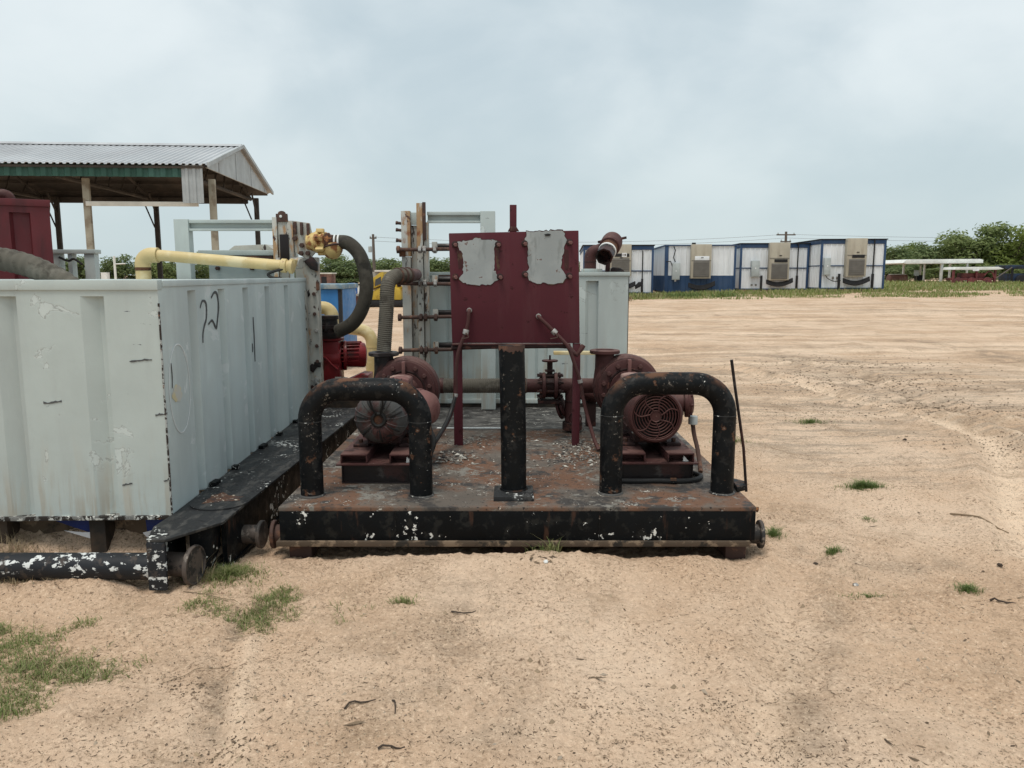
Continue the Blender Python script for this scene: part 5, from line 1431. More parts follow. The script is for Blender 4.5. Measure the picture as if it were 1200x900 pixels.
MB().strip(prof, (0, 0, 0.30)).build('fascia_sheet', 'green', SH, smooth=0)
prof = []
x = -8.345
while x < -7.78:
    for dx, dy in ((0, 0), (0.08, 0), (0.11, -0.03), (0.17, -0.03)):
        prof.append((min(x + dx, -7.78), EY0 + 0.10 + dy, 3.36))
    x += 0.19
MB().strip(prof, (0, 0, 0.97)).build('corner_sheet', 'sheet', SH, smooth=0)
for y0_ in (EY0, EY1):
    MB().prism([(SHL, y0_ + (0.06 if y0_ < RY else -0.06), EZ - 0.09), (SHL, y0_ + (0.06 if y0_ < RY else -0.06), EZ - 0.03), (SHL, RY, RZ - 0.04), (SHL, RY, RZ - 0.10)], (-7.80 - SHL, 0, 0)).build('roof_shade_sheet', 'sheddark', SH)  # dark sheet added under the roof to stand in for its shade
prof = [(-7.72, EY0 + 0.2, EZ - 0.05), (-7.72, RY, RZ - 0.10), (-7.72, EY1 - 0.3, EZ - 0.05)]
MB().prism(prof, (-0.04, 0, 0)).build('gable_wall', 'sheet', SH)
y_ = EY0 + 0.35
for k in range(24):
    yy = EY0 + 0.4 + k * 0.28
    top = EZ - 0.08 + (RZ - EZ) * (1 - abs(yy - RY) / (RY - EY0))
    if yy < EY1 - 0.4 and top > EZ and k % 6 == 3:
        MB().box(-7.719, -7.705, yy, yy + 0.03, EZ - 0.045, top - 0.05).build('gable_seam', 'sheet', SH)
for xx in (-21.9, -18.4, -14.7, -10.95, -7.70):
    b0 = gz(xx, 21) - 0.2
    MB().box(xx - 0.085, xx + 0.085, 20.95, 21.06, b0, 4.02).build('post', 'shedpost', SH, 0.01)
for xx in (-21.6, -17.9, -14.65, -11.4, -8.05):
    b0 = gz(xx, 27) - 0.2
    MB().box(xx - 0.075, xx + 0.075, 26.9, 27.02, b0, 4.1).build('post', 'sheddark', SH, 0.01)
    m = MB()
    m.tube([(xx, 26.95, 3.5), (xx, 26.4, 4.2)], 0.03, 6)
    m.tube([(xx - 0.08, 26.95, 3.1), (xx - 0.45, 26.95, 4.1)], 0.025, 6)
    m.build('knee_brace', 'sheddark', SH)
for xx in (-22.25, -18.65, -15.2, -11.7, -8.3):
    m = MB()
    m.tube([(xx, 20.95, 4.08), (xx, 27.2, 4.08)], 0.06, 6)
    m.tube([(xx, 20.95, 4.10), (xx, 24.0, 5.15)], 0.05, 6)
    m.tube([(xx, 27.2, 4.10), (xx, 24.0, 5.15)], 0.05, 6)
    for k in range(6):
        ya = 21.4 + k * 0.9
        za = 4.1 + 1.0 * (1 - abs(ya - 24) / 3.1)
        m.tube([(xx, ya, 4.08), (xx, ya + 0.45, min(za + 0.05, 5.1))], 0.03, 5)
    m.build('roof_truss', 'sheddark', SH)
for yy in (21.6, 22.4, 23.2, 24.8, 25.6, 26.4):
    zz = EZ + (RZ - EZ) * (1 - abs(yy - RY) / (RY - EY0)) - 0.11
    MB().box(SHL, -7.8, yy - 0.03, yy + 0.03, zz - 0.06, zz + 0.06).build('purlin', 'sheddark', SH)
MB().box(-10.95, -8.05, 20.90, 20.945, 3.30, 3.42).build('cross_rail', 'cream', SH, 0.01)
MB().box(SHL, -8.4, 27.11, 27.2, 3.92, 4.12).build('rear_eave_beam', 'sheddark', SH, 0.01)
MB().box(-24, -8.4, 27.25, 27.27, 3.95, 4.31).build('rear_fascia', 'sheddark', SH)

SH.location = (-12.5, 23.72, 0)
SH.rotation_euler = (0, 0, R(4))

# ------------------------------------------------------------------ site trailers
def trailer(cx, cy, width, zb, zt, label, style, rot=R(-4), depth=11.0, ac=(0.36, 0.68), acz=0.23, eb=(0.04, 0.17), poles=((0.42, 0.22, 0.28), (0.83, 0.0, 1.0)), extra=''):
    """front-left corner at (cx, cy); local x along the end wall, y into the depth"""
    t_ = thing('site_trailer', label, 'trailer', (cx, cy, zb), rot, 'site trailers in a row')
    H = zt - zb
    W_ = width

    def siding(to3, L, z0, z1, mat, name):
        prof = []
        x = 0
        while x < L - 1e-6:
            for dx, d in ((0, 0), (0.16, 0), (0.19, 0.028), (0.23, 0.028), (0.26, 0)):
                if x + dx <= L:
                    prof.append(to3(x + dx, d, z0))
            x += 0.30
        prof.append(to3(L, 0, z0))
        return MB().strip(prof, (0, 0, z1 - z0)).build(name, mat, t_, local=True, smooth=0)

    fr = lambda s, d, z: Vector((s, -d, z))
    sl = lambda s, d, z: Vector((-d, s, z))
    sr = lambda s, d, z: Vector((W_ + d, s, z))
    if style == 'half':
        zm = H * 0.36
        siding(fr, W_, 0.05, zm, 'tblue', 'lower_siding')
        siding(fr, W_, zm, H - 0.05, 'twhite', 'upper_siding')
        for f_ in (sl, sr):
            siding(f_, depth, 0.05, zm, 'tblue', 'lower_siding')
            siding(f_, depth, zm, H - 0.05, 'twhite', 'upper_siding')
        MB().box(-0.05, 0.14, -0.05, 0.14, 0.03, H - 0.02).build('corner_post', 'tblue', t_, 0.01, local=True)
        MB().box(W_ - 0.06, W_ + 0.05, -0.05, 0.14, 0.03, H - 0.02).build('corner_post', 'tblue', t_, 0.01, local=True)
        MB().box(-0.08, W_ + 0.08, -0.08, depth, H - 0.07, H).build('roof', 'tblue', t_, 0.01, local=True)
    else:
        zm = H * 0.46
        siding(fr, W_, 0.05, zm - 0.03, 'twhite', 'lower_siding')
        siding(fr, W_, zm + 0.03, H - 0.28, 'twhite', 'upper_siding')
        for f_ in (sl, sr):
            siding(f_, depth, 0.05, zm - 0.03, 'twhite', 'lower_siding')
            siding(f_, depth, zm + 0.03, H - 0.28, 'twhite', 'upper_siding')
        MB().box(-0.02, W_ + 0.02, -0.045, depth, zm - 0.0295, zm + 0.0295).build('mid_trim', 'tblue', t_, local=True)
        MB().box(-0.05, W_ + 0.05, -0.05, depth, H - 0.2795, H - 0.06).build('eave_band', 'tblue', t_, 0.01, local=True)
        for a in (-0.052, W_ - 0.058):
            MB().box(a, a + 0.11, -0.056, 0.06, 0.0, H - 0.28).build('corner_post', 'tblue', t_, 0.01, local=True)
        MB().box(-0.10, W_ + 0.10, -0.10, depth, H - 0.0595, H).build('roof', 'tblack', t_, 0.01, local=True)
        MB().box(-0.02, W_ + 0.02, -0.06, depth, -0.02, 0.0495).build('bottom_trim', 'tblue', t_, 0.01, local=True)
    MB().box(0.2, W_ - 0.2, 0.25, depth, -0.45, -0.03).build('skid_base', 'tblack', t_, local=True)
    MB().box(-0.05, W_ + 0.05, -0.12, 0.2, -0.12, -0.025).build('tow_bar', 'brown', t_, 0.02, local=True)
    if ac:
        a, c = ac[0] * W_, ac[1] * W_
        z0 = H * acz
        u_ = MB().box(a, c, -0.42, -0.03, z0, H + 0.01).build('ac_unit', 'tbeige', t_, 0.02, local=True)
        MB().box(a + 0.13, c - 0.10, -0.445, -0.421, z0 + 0.06, z0 + 0.95).build('ac_grille', 'tgrille', u_, 0.01, local=True)
        for k in range(7):
            zz = z0 + 0.14 + k * 0.115
            MB().box(a + 0.16, c - 0.13, -0.462, -0.446, zz, zz + 0.05).build('louvre', 'tgrille', u_, local=True)
        MB().box(a + 0.02, c - 0.02, -0.435, -0.421, H * 0.66, H * 0.675).build('panel_joint', 'tgrille', u_, local=True)
        if extra == 'white':
            MB().box(a + 0.2, c - 0.12, -0.44, -0.421, z0 + 1.0, z0 + 1.22).build('vent', 'twhite', u_, 0.01, local=True)
        else:
            MB().box(a + 0.28, c - 0.12, -0.445, -0.421, z0 + 1.02, z0 + 1.19).build('vent', 'tblack', u_, 0.01, local=True)
        MB().box((a + c) / 2 - 0.02, (a + c) / 2 + 0.12, -0.45, -0.421, H * 0.72, H * 0.735).build('handle', 'tblack', u_, local=True)
    if eb:
        a, c = eb[0] * W_, eb[1] * W_
        o = MB().box(a, c, -0.26, -0.04, H * 0.27, H * 0.62).build('electrical_box', 'tbox', t_, 0.02, local=True)
        MB().box(a + 0.03, c - 0.03, -0.275, -0.261, H * 0.285, H * 0.605).build('box_door', 'tbox', o, 0.01, local=True)
        MB().box((a + c) / 2 - 0.03, (a + c) / 2 + 0.03, -0.29, -0.276, H * 0.44, H * 0.47).build('latch', 'tsign', o, local=True)
    for (f, z0, z1) in poles:
        xx = f * W_
        MB().box(xx - 0.055, xx + 0.055, -0.20, -0.08, -0.1, H * 0.30).build('pole_socket', 'tblack', t_, 0.01, local=True)
        if z1 > 0.5:
            MB().box(xx - 0.028, xx + 0.028, -0.17, -0.11, H * 0.3005, H * z1).build('pole', 'tblack', t_, local=True)
    if ac:
        a, c = ac[0] * W_ - 0.1, ac[1] * W_ + 0.25
        for k in range(4):
            z0 = H * 0.20 - 0.06 * k
            pts = [(a + (c - a) * i / 10, -0.30 - 0.02 * k, z0 - 0.20 * math.sin(PI * i / 10) + 0.10 * i / 10) for i in range(11)]
            MB().tube(pts, 0.045, 8).build('cable_loop', 'tblack', t_, local=True)
    return t_


TR1 = trailer(3.95, 42.6, 3.72, 0.50, 3.12, 'white site trailer with blue trim, partly hidden behind the rear grey tank', 'band', ac=(0.36, 0.68), acz=0.36, eb=None, poles=((0.85, 0, 0.88),))
MB().box(2.02, 2.28, -0.45, -0.421, 1.95, 2.17).build('sticker', 'tsign', TR1, local=True)
MB().box(2.06, 2.10, -0.453, -0.4505, 2.0, 2.12).build('sticker_mark', 'tgrille', TR1, local=True)
MB().box(2.15, 2.24, -0.453, -0.4505, 2.0, 2.12).build('sticker_mark', 'tgrille', TR1, local=True)
MB().prism([(2.78, -0.5, 0.22), (3.12, -0.5, 0.40), (3.12, -0.5, 0.62), (2.95, -0.5, 0.62), (2.76, -0.5, 0.42)], (0, 0.2, 0)).build('cable_reel', 'tblack', TR1, 0.03, local=True)
TR2 = trailer(8.62, 43.6, 3.82, 0.50, 3.16, 'site trailer white above and solid blue below, second in the row', 'half', ac=(0.35, 0.64), acz=0.30, eb=(0.09, 0.20), poles=(), extra='white')
MB().tube([(0.42, -0.1, 2.55), (0.50, -0.16, 2.35), (0.40, -0.16, 1.95), (0.52, -0.14, 1.7)], 0.03, 6).build('service_wire', 'tblack', TR2, local=True)
MB().tube([(0.0, -0.12, 1.72), (0.25, -0.2, 1.74), (0.38, -0.16, 1.4)], 0.03, 6).build('service_wire', 'tblack', TR2, local=True)
MB().box(0.50, 0.60, -0.06, -0.03, 0.62, 0.72).build('outlet', 'tsign', TR2, local=True)
MB().box(1.45, 1.65, 0.1, 0.25, 2.66, 2.78).build('roof_vent', 'tblack', TR2, local=True)
TR3 = trailer(13.30, 45.2, 3.80, 0.66, 3.32, 'white site trailer with blue trim and dark vent, third in the row', 'band', ac=(0.40, 0.70), acz=0.20, eb=(0.15, 0.27), poles=((0.31, 0, 0.3), (0.84, 0, 1.01)))
TR4 = trailer(17.10, 43.0, 3.38, 0.74, 3.46, 'white blue-trimmed site trailer at the right-hand end of the row, beside the trees', 'band', ac=(0.36, 0.675), acz=0.24, eb=(0.03, 0.13), poles=((0.285, 0, 0.3), (0.815, 0, 1.0)))
for xx in (0.62, 0.85):
    MB().box(xx, xx + 0.10, -0.06, -0.03, 0.52, 0.66).build('outlet', 'tgrille', TR4, local=True)
    MB().box(xx, xx + 0.10, -0.06, -0.03, 0.20, 0.30).build('outlet', 'tgrille', TR3, local=True)
MB().tube(spline([(0.2, -0.2, 0.74), (0.35, -0.2, 0.55), (0.7, -0.2, 0.40), (1.05, -0.15, 0.45)], 5), 0.02, 6).build('service_wire', 'tblack', TR4, local=True)
MB().tube([(0.9, -0.2, 0.85), (1.05, -0.2, 0.72), (1.2, -0.2, 0.66)], 0.02, 6).build('service_wire', 'tblack', TR3, local=True)

# ------------------------------------------------------------------ carport, implement, machines at the far right
CP = thing('white_carport', 'flat white open carport roof on thin posts before the trees at right', 'carport', (32, 58, 0.9))
m = MB()
m.prism([(28.9, 57.5, 2.36), (29.2, 57.5, 2.62), (34.6, 57.5, 2.66), (34.85, 57.5, 2.60), (34.85, 57.5, 2.36), (29.2, 57.5, 2.30)], (0, 4, 0))
m.build('roof', 'carport', CP, 0.02)
for xx, yy, wd_ in ((31.95, 57.7, 0.09), (33.85, 57.7, 0.05), (30.95, 61.3, 0.06), (34.6, 61.3, 0.06), (32.6, 61.3, 0.05)):
    MB().box(xx - wd_, xx + wd_, yy, yy + 0.15, 0.6, 2.34).build('post', 'carport', CP, 0.01)
IM = thing('red_implement', 'faded red farm implement under a low white canopy at the far right', 'machine', (33.4, 56, 0.8))
MB().prism([(31.75, 55.7, 1.86), (31.85, 55.7, 2.05), (34.9, 55.7, 2.07), (35.3, 55.7, 1.92), (34.8, 55.7, 1.86), (33.2, 55.7, 1.84)], (0, 1.6, 0)).build('canopy', 'carport', IM, 0.02)
MB().box(33.05, 33.5, 55.66, 55.69, 1.76, 1.90).build('canopy_sign', 'tsign', IM, 0.01)
for xx in (31.85, 34.85, 33.5):
    MB().box(xx - 0.07, xx + 0.07, 55.9, 56.05, 0.65, 1.85).build('post', 'implred', IM, 0.01)
MB().box(31.9, 34.8, 56.0, 57.0, 1.10, 1.28).build('frame', 'implred', IM, 0.02)
MB().box(32.6, 34.2, 56.1, 56.9, 1.285, 1.62).build('hopper', 'implred', IM, 0.05)
for xx in (32.2, 33.2, 34.3):
    MB().lathe([(0.12, 0), (0.30, 0.02), (0.33, 0.06), (0.33, 0.14), (0.30, 0.18)], (xx, 55.85, 1.0), (0, 1, 0), 18).build('wheel', 'implred', IM)
MB().tube(spline([(34.0, 55.85, 1.45), (34.3, 55.85, 1.75), (34.6, 55.85, 1.60), (34.7, 55.85, 1.3)], 5), 0.05, 8).build('hose_arm', 'implred', IM)
BM = thing('blue_machine', 'dark blue machine with a sloping arm at the right picture edge', 'machine', (38, 58, 0.9))
MB().box(37.3, 39.8, 58, 60, 1.95, 2.22).build('roof', 'machblue', BM, 0.03)
MB().box(37.5, 39.8, 58.1, 59.8, 0.95, 1.60).build('engine_body', 'machblue', BM, 0.05)
for xx in (37.4, 38.4, 39.4):
    MB().box(xx, xx + 0.12, 58.05, 58.17, 0.7, 1.95).build('post', 'tblack', BM)
MB().tube([(37.35, 58, 2.05), (36.0, 58, 1.1)], 0.05, 8).build('arm', 'pole', BM)
MB().lathe([(0.15, 0), (0.42, 0.03), (0.45, 0.08), (0.45, 0.22), (0.40, 0.26)], (38.1, 57.8, 1.05), (0, 1, 0), 20).build('wheel', 'tblack', BM)
RB = thing('rusty_tank', 'low rusty brown tank in the grass just right of the last trailer', 'tank', (29.8, 60, 0.9))
MB().lathe([(0.3, 0), (0.36, 0.03), (0.36, 1.37), (0.3, 1.4)], (29.1, 60, 1.16), (1, 0, 0), 20).build('tank_body', 'brown', RB)
MB().box(29.2, 30.4, 59.8, 60.2, 1.505, 1.56).build('top_strip', 'cream', RB, 0.01)
for xx in (29.3, 30.2):
    MB().box(xx, xx + 0.1, 59.8, 60.2, 0.6, 0.84).build('foot', 'brown', RB)
EQ = thing('electric_meter', 'grey meter box on a post beside the rusty tank', 'meter box', (30.9, 59, 0.9))
MB().box(30.65, 30.95, 59, 59.2, 1.42, 1.85).build('meter_housing', 'tbox', EQ, 0.02)
MB().box(30.76, 30.84, 59.02, 59.1, 0.6, 1.419).build('post', 'pole', EQ)
MB().box(30.85, 31.1, 59.0, 59.1, 0.75, 1.2).build('conduit_box', 'tblack', EQ, 0.02)
DR = thing('dark_barrel', 'dark barrel standing under the white carport roof', 'barrel', (31.2, 59.5, 0.9))
MB().lathe([(0.27, 0), (0.29, 0.02), (0.28, 0.25), (0.295, 0.27), (0.28, 0.29), (0.28, 0.5), (0.295, 0.52), (0.28, 0.54), (0.28, 0.62), (0.25, 0.63)], (31.2, 59.5, 0.85), (0, 0, 1), 18).build('barrel_body', 'tblack', DR)
MB().cyl((31.25, 59.4, 1.481), (31.25, 59.4, 2.2), 0.07, 8).build('pump_tube', 'cream', DR)

# ------------------------------------------------------------------ yard things between the tanks, far left
EX = thing('yellow_loader', 'old yellow loader parked beyond the sand yard, seen beside the upright hose', 'loader', (-5.4, 32, 0.1))
zb = gz(-5.4, 32)
MB().prism([(-6.0, 32, zb + 0.30), (-4.6, 32, zb + 0.30), (-4.6, 32, zb + 0.75), (-5.2, 32, zb + 0.95), (-5.85, 32, zb + 0.62)], (0, 1.4, 0)).build('loader_body', 'machyel', EX, 0.04)
MB().prism([(-5.92, 31.95, zb + 0.68), (-5.3, 31.95, zb + 0.95), (-5.3, 31.95, zb + 1.45), (-5.45, 31.95, zb + 1.42), (-5.85, 31.95, zb + 1.12)], (0, 1.3, 0)).build('hood', 'machyel', EX, 0.03)
MB().prism([(-5.66, 31.94, zb + 0.86), (-5.40, 31.94, zb + 0.97), (-5.40, 31.94, zb + 1.26), (-5.63, 31.94, zb + 1.14)], (0, 0.008, 0)).build('side_window', 'glass', EX)
MB().box(-4.9, -4.3, 32.1, 33.2, zb + 0.76, zb + 1.40).build('cab', 'machyel', EX, 0.05)
MB().lathe([(0.1, 0), (0.19, 0.02), (0.22, 0.06), (0.22, 0.10)], (-4.45, 31.9, zb + 1.05), (0, 1, 0), 18).build('lamp_disc', 'cream', EX)
MB().box(-6.05, -4.3, 31.95, 33.3, zb + 0.02, zb + 0.285).build('track', 'tblack', EX, 0.08)
BL = thing('tan_building', 'low tan flat-roofed building with small windows, far beyond the loader', 'building', (-9.6, 60, 0.2))
zb = gz(-10, 60)
MB().box(-11.3, -7.6, 60, 66, zb - 0.2, 1.72).build('wall', 'bldg', BL, 0.02)
MB().box(-10.6, -7.5, 59.8, 66, 1.722, 1.86).build('roof', 'cream', BL, 0.02)
for xx in (-10.75, -9.95, -9.2):
    o = MB().box(xx, xx + 0.55, 59.96, 59.999, 0.75, 1.30).build('window', 'brown', BL)
    MB().box(xx + 0.08, xx + 0.47, 59.95, 59.959, 0.82, 1.23).build('pane', 'glass', o)
MB().box(-11.0, -8.6, 59.7, 59.95, zb, zb + 0.35).build('plinth', 'tblack', BL)
RH = thing('brown_hut', 'small red-brown hut far off just right of the grey column', 'hut', (-14.8, 60, 0.2))
MB().box(-15.4, -14.0, 60, 61.5, 0.1, 1.55).build('wall', 'brown', RH, 0.02)
MB().box(-15.5, -13.9, 59.9, 61.6, 1.552, 1.66).build('roof', 'cream', RH, 0.02)
o = MB().box(-14.75, -14.35, 59.97, 59.999, 0.5, 1.35).build('door', 'tblack', RH)
TBL = thing('steel_bench', 'rusty steel bench holding a bright blue drum beyond the blue container', 'bench', (-7.0, 34, 0.1))
zb = gz(-7, 34)
MB().box(-7.35, -6.5, 33.8, 34.5, zb + 0.42, zb + 0.50).build('bench_top', 'steel', TBL, 0.01)
for xx in (-7.3, -6.6):
    MB().box(xx, xx + 0.08, 33.85, 34.4, zb, zb + 0.42).build('leg', 'cream', TBL)
MB().box(-7.2, -6.65, 33.9, 34.3, zb, zb + 0.40).build('under_box', 'brown', TBL, 0.02)
DRM = thing('blue_drum', 'bright blue plastic drum standing on the rusty steel bench', 'drum', (-7.05, 34.1, zb + 0.5))
MB().lathe([(0.21, 0), (0.24, 0.03), (0.24, 0.42), (0.20, 0.46), (0.08, 0.47)], (-7.05, 34.1, zb + 0.501), (0, 0, 1), 20).build('drum_body', 'brightblue', DRM)
MB().box(-6.93, -6.83, 33.84, 33.86, zb + 0.52, zb + 0.64).build('paper_tag', 'tsign', DRM)
WT = thing('white_trough', 'long white trough on the ground beyond the blue container', 'trough', (-8.0, 40, 0.1))
zb = gz(-8, 40)
MB().prism([(-9.2, 40, zb + 0.05), (-7.4, 40, zb + 0.05), (-7.3, 40, zb + 0.75), (-9.3, 40, zb + 0.75)], (0, 0.8, 0)).build('trough_body', 'carport', WT, 0.03)
MB().box(-9.4, -7.2, 39.95, 40.85, zb + 0.752, zb + 0.82).build('trough_rim', 'tblack', WT, 0.01)
WP = MB().tube([(-7.9, 41.5, gz(-8, 41.5) - 0.1), (-7.9, 41.5, 1.75)], 0.06, 8).build('white_pipe_post', 'carport')
tag(WP, 'short white pipe post standing behind the white trough', 'post')
WP2 = thing('white_pipe_post', 'white pipe post with a side arm standing before the trees under the shed', 'post', (-20.4, 40, 0))
MB().tube([(-20.45, 40, 0.1), (-20.45, 40, 2.45)], 0.06, 8).build('post_tube', 'carport', WP2)
MB().tube([(-20.4, 40, 2.05), (-19.9, 40, 2.07)], 0.03, 6).build('side_arm', 'carport', WP2)
MB().box(-21.2, -20.9, 40, 40.3, 0.1, 1.62).build('foot_box', 'carport', WP2)


def pole(x, y, zt, label, arms):
    t_ = thing('utility_pole', label, 'utility pole', (x, y, gz(x, y)), 0, 'utility poles')
    MB().tube([(x + 0.05, y, gz(x, y) - 0.3), (x, y, zt)], [0.17, 0.11], 10).build('shaft', 'pole', t_)
    for dz, wd_ in arms:
        MB().box(x - wd_, x + wd_, y - 0.08, y + 0.05, zt - dz - 0.06, zt - dz + 0.06).build('crossarm', 'pole', t_)
        for s in (-1, 1):
            MB().lathe([(0.05, 0), (0.07, 0.05), (0.04, 0.15)], (x + s * wd_ * 0.85, y, zt - dz + 0.061), (0, 0, 1), 8).build('insulator', 'tbox', t_)
    MB().lathe([(0.14, 0), (0.16, 0.05), (0.16, 0.5), (0.12, 0.55)], (x - 0.30, y, zt - 1.6), (0, 0, 1), 10).build('transformer', 'tbox', t_)
    return t_


pole(-12.45, 70, 5.10, 'grey utility pole with a transformer above the trees left of the gate column', ((0.35, 0.3),))
pole(26.3, 75, 5.60, 'utility pole with a wide crossarm behind the roofs of the last two trailers', ((0.3, 0.9), (0.95, 0.5)))
WR = thing('power_line', 'thin overhead wires strung across the sky above the trailers', 'wires', (26.3, 75, 5.4))
for dz in (0.0, 0.35):
    for xa, ya, za, xb, yb, zb in ((-12.45, 70, 4.85, 26.3, 75, 5.35), (26.3, 75, 5.35, 90, 82, 6.2)):
        pts = [(xa + (xb - xa) * i / 24, ya + (yb - ya) * i / 24, za - dz + (zb - za) * i / 24 - 1.2 * 4 * (i / 24) * (1 - i / 24) * 0.5) for i in range(25)]
        MB().tube(pts, 0.012, 5).build('wire', 'pole', WR)

# ------------------------------------------------------------------ trees
def leaf_cloud(lobes, n, size, seed):
    """n small leaf clumps scattered through lobes (cx, cy, cz, rx, ry, rz)"""
    r = np.random.default_rng(seed)
    vol = np.array([l[3] * l[4] * l[5] for l in lobes]) ** 0.8
    pick = r.choice(len(lobes), n, p=vol / vol.sum())
    d = r.normal(size=(n, 3))
    d /= np.linalg.norm(d, axis=1)[:, None]
    rad = r.random(n) ** 0.45
    L = np.array(lobes)[pick]
    c = L[:, :3] + d * rad[:, None] * L[:, 3:] * (0.9 + 0.25 * r.random((n, 1)))
    nn = d * 0.9 + np.array([0, 0, 0.7]) + r.normal(size=(n, 3)) * 0.55
    a = np.cross(nn, r.normal(size=(n, 3)))
    a /= np.linalg.norm(a, axis=1)[:, None]
    bb = np.cross(nn, a)
    bb /= np.linalg.norm(bb, axis=1)[:, None]
    s = size * (0.5 + r.random((n, 1)))
    v = np.stack([c - a * s, c - bb * s * 0.45 + a * s * 0.1, c + a * s, c + bb * s * 0.45 + a * s * 0.1], 1).reshape(-1, 3)
    f = np.arange(4 * n).reshape(n, 4)
    return v, f


def quad_mesh(name, v, f, mat, smooth=False):
    m = bpy.data.meshes.new(name)
    k = f.shape[1]
    m.vertices.add(len(v))
    m.vertices.foreach_set('co', np.asarray(v, dtype=np.float32).ravel())
    m.loops.add(f.size)
    m.loops.foreach_set('vertex_index', f.ravel())
    m.polygons.add(len(f))
    m.polygons.foreach_set('loop_start', np.arange(0, f.size, k))
    m.polygons.foreach_set('loop_total', np.full(len(f), k))
    m.update(calc_edges=True)
    m.materials.append(MAT[mat] if isinstance(mat, str) else mat)
    return m


def tree_protos(kind, mat, seed):
    r = random.Random(seed)
    lobes = []
    for k in range(13):
        a = r.random() * 2 * PI
        d = 1.5 * r.random() ** 0.6
        h = 1.3 + 2.4 * r.random()
        q_ = 0.5 + 0.65 * r.random()
        lobes.append((d * math.cos(a), d * math.sin(a), h, q_ * 1.05, q_ * 1.05, q_ * 0.72))
    lobes += [(r.uniform(-1.4, 1.4), r.uniform(-1.4, 1.4), r.uniform(0.4, 1.0), 0.8, 0.8, 0.55) for _ in range(5)]
    v, f = leaf_cloud(lobes, 3000, 0.145, seed)
    crown = quad_mesh('crown', v, f, mat)
    m = MB()
    m.tube(spline([(0, 0, -0.3), (0.08, 0.02, 0.5), (-0.06, 0, 1.3), (0.05, 0.05, 2.3)], 4), [0.17 - 0.008 * i for i in range(13)], 8)
    for l in lobes[:9]:
        m.tube(spline([(0.02, 0, 0.7 + 0.12 * l[2]), (l[0] * 0.5, l[1] * 0.5, l[2] * 0.7), (l[0], l[1], l[2])], 3), [0.08, 0.07, 0.06, 0.05, 0.04, 0.03, 0.02], 6)
    trunk = m.mesh('trunk', MAT['bark'])
    return crown, trunk


PROTO = {}
for i, (k, mt) in enumerate((('a', 'leaf_a'), ('a2', 'leaf_a'), ('b', 'leaf_b'), ('b2', 'leaf_b'), ('c', 'leaf_c'))):
    PROTO[k] = tree_protos(k, mt, 50 + i)


def tree(x, y, h, wd, kind, label, group, rz=None):
    t_ = bpy.data.objects.new('mesquite_tree', None)
    COL.objects.link(t_)
    t_.location = (x, y, gz(x, y) - 0.1)
    t_.scale = (wd / 4.2, wd / 4.2, h / 4.1)
    t_.rotation_euler = (0, 0, random.random() * 6.28)
    tag(t_, label, 'tree', group)
    for nm, me_ in zip(('crown', 'trunk'), PROTO[kind]):
        o = bpy.data.objects.new(nm, me_)
        COL.objects.link(o)
        o.parent = t_
    return t_


rr = random.Random(12)
tree(36.6, 74, 3.2, 4.8, 'b', 'dark green tree close behind the right-hand trailer', 'trees at the right')
tree(40.6, 77, 3.8, 5.0, 'b2', 'dark tree behind the left part of the white carport roof', 'trees at the right')
tree(44.3, 76, 5.0, 6.0, 'a', 'tall green tree above the right end of the white carport roof', 'trees at the right')
tree(48.3, 75, 5.2, 6.0, 'c', 'tall yellow-green tree above the red implement', 'trees at the right')
tree(46.2, 77, 5.3, 5.5, 'a2', 'tall green tree behind the gap between the white carport and red implement', 'trees at the right')
tree(52.5, 76, 5.0, 6.5, 'a2', 'green tree at the right picture edge above the blue machine', 'trees at the right')
for k in range(16):
    x_ = 33 + k * 2.0 + rr.uniform(-0.6, 0.6)
    tree(x_, 80 + rr.uniform(-2, 10), (2.9 if x_ < 42 else 4.2) + rr.uniform(-0.3, 0.5), 5.0, rr.choice(['a', 'b', 'a2', 'c', 'b2']),
         'low bushy green tree in the far line of trees behind the white carport', 'far trees at the right')
for k in range(12):
    x_ = 34 + k * 2.1 + rr.uniform(-0.5, 0.5)
    tree(x_, 69.5 + rr.uniform(-1, 2), 1.3 + rr.uniform(-0.2, 0.5), 3.4, rr.choice(['a', 'b', 'a2', 'b2']),
         'low shrub below the line of trees behind the white carport', 'shrubs at the right')
for k in range(18):
    x_ = -30 + k * 1.35 + rr.uniform(-0.5, 0.5)
    tree(x_, 88 + rr.uniform(-4, 8), 3.05 + rr.uniform(-0.35, 0.4), 4.8, rr.choice(['a', 'b', 'a2', 'b2']),
         'bushy green tree in the far hedge line seen between the two grey tanks', 'far trees between the tanks')
for k in range(16):
    x_ = -56 + k * 1.6 + rr.uniform(-0.5, 0.5)
    tree(x_, 88 + rr.uniform(-4, 8), 3.3 + rr.uniform(-0.6, 0.7), 4.8, rr.choice(['a', 'b', 'a2', 'b2']),
         'bushy green tree in the far tree line seen under the open shed', 'far trees under the shed')

wl = []
for k in range(150):
    x_ = -75 + k * 0.95 if k < 20 else -6 + (k - 20) * 0.29
    y_ = 104 + rr.uniform(-4, 6)
    wl.append((x_, y_, gz(x_, y_) + rr.uniform(0.7, 2.0), 1.5, 1.5, rr.uniform(0.7, 1.1)))
v, f = leaf_cloud(wl, 16000, 0.22, 77)
o = bpy.data.objects.new('far_wood', quad_mesh('far_wood', v, f, 'leaf_b'))
COL.objects.link(o)
o['kind'] = 'stuff'

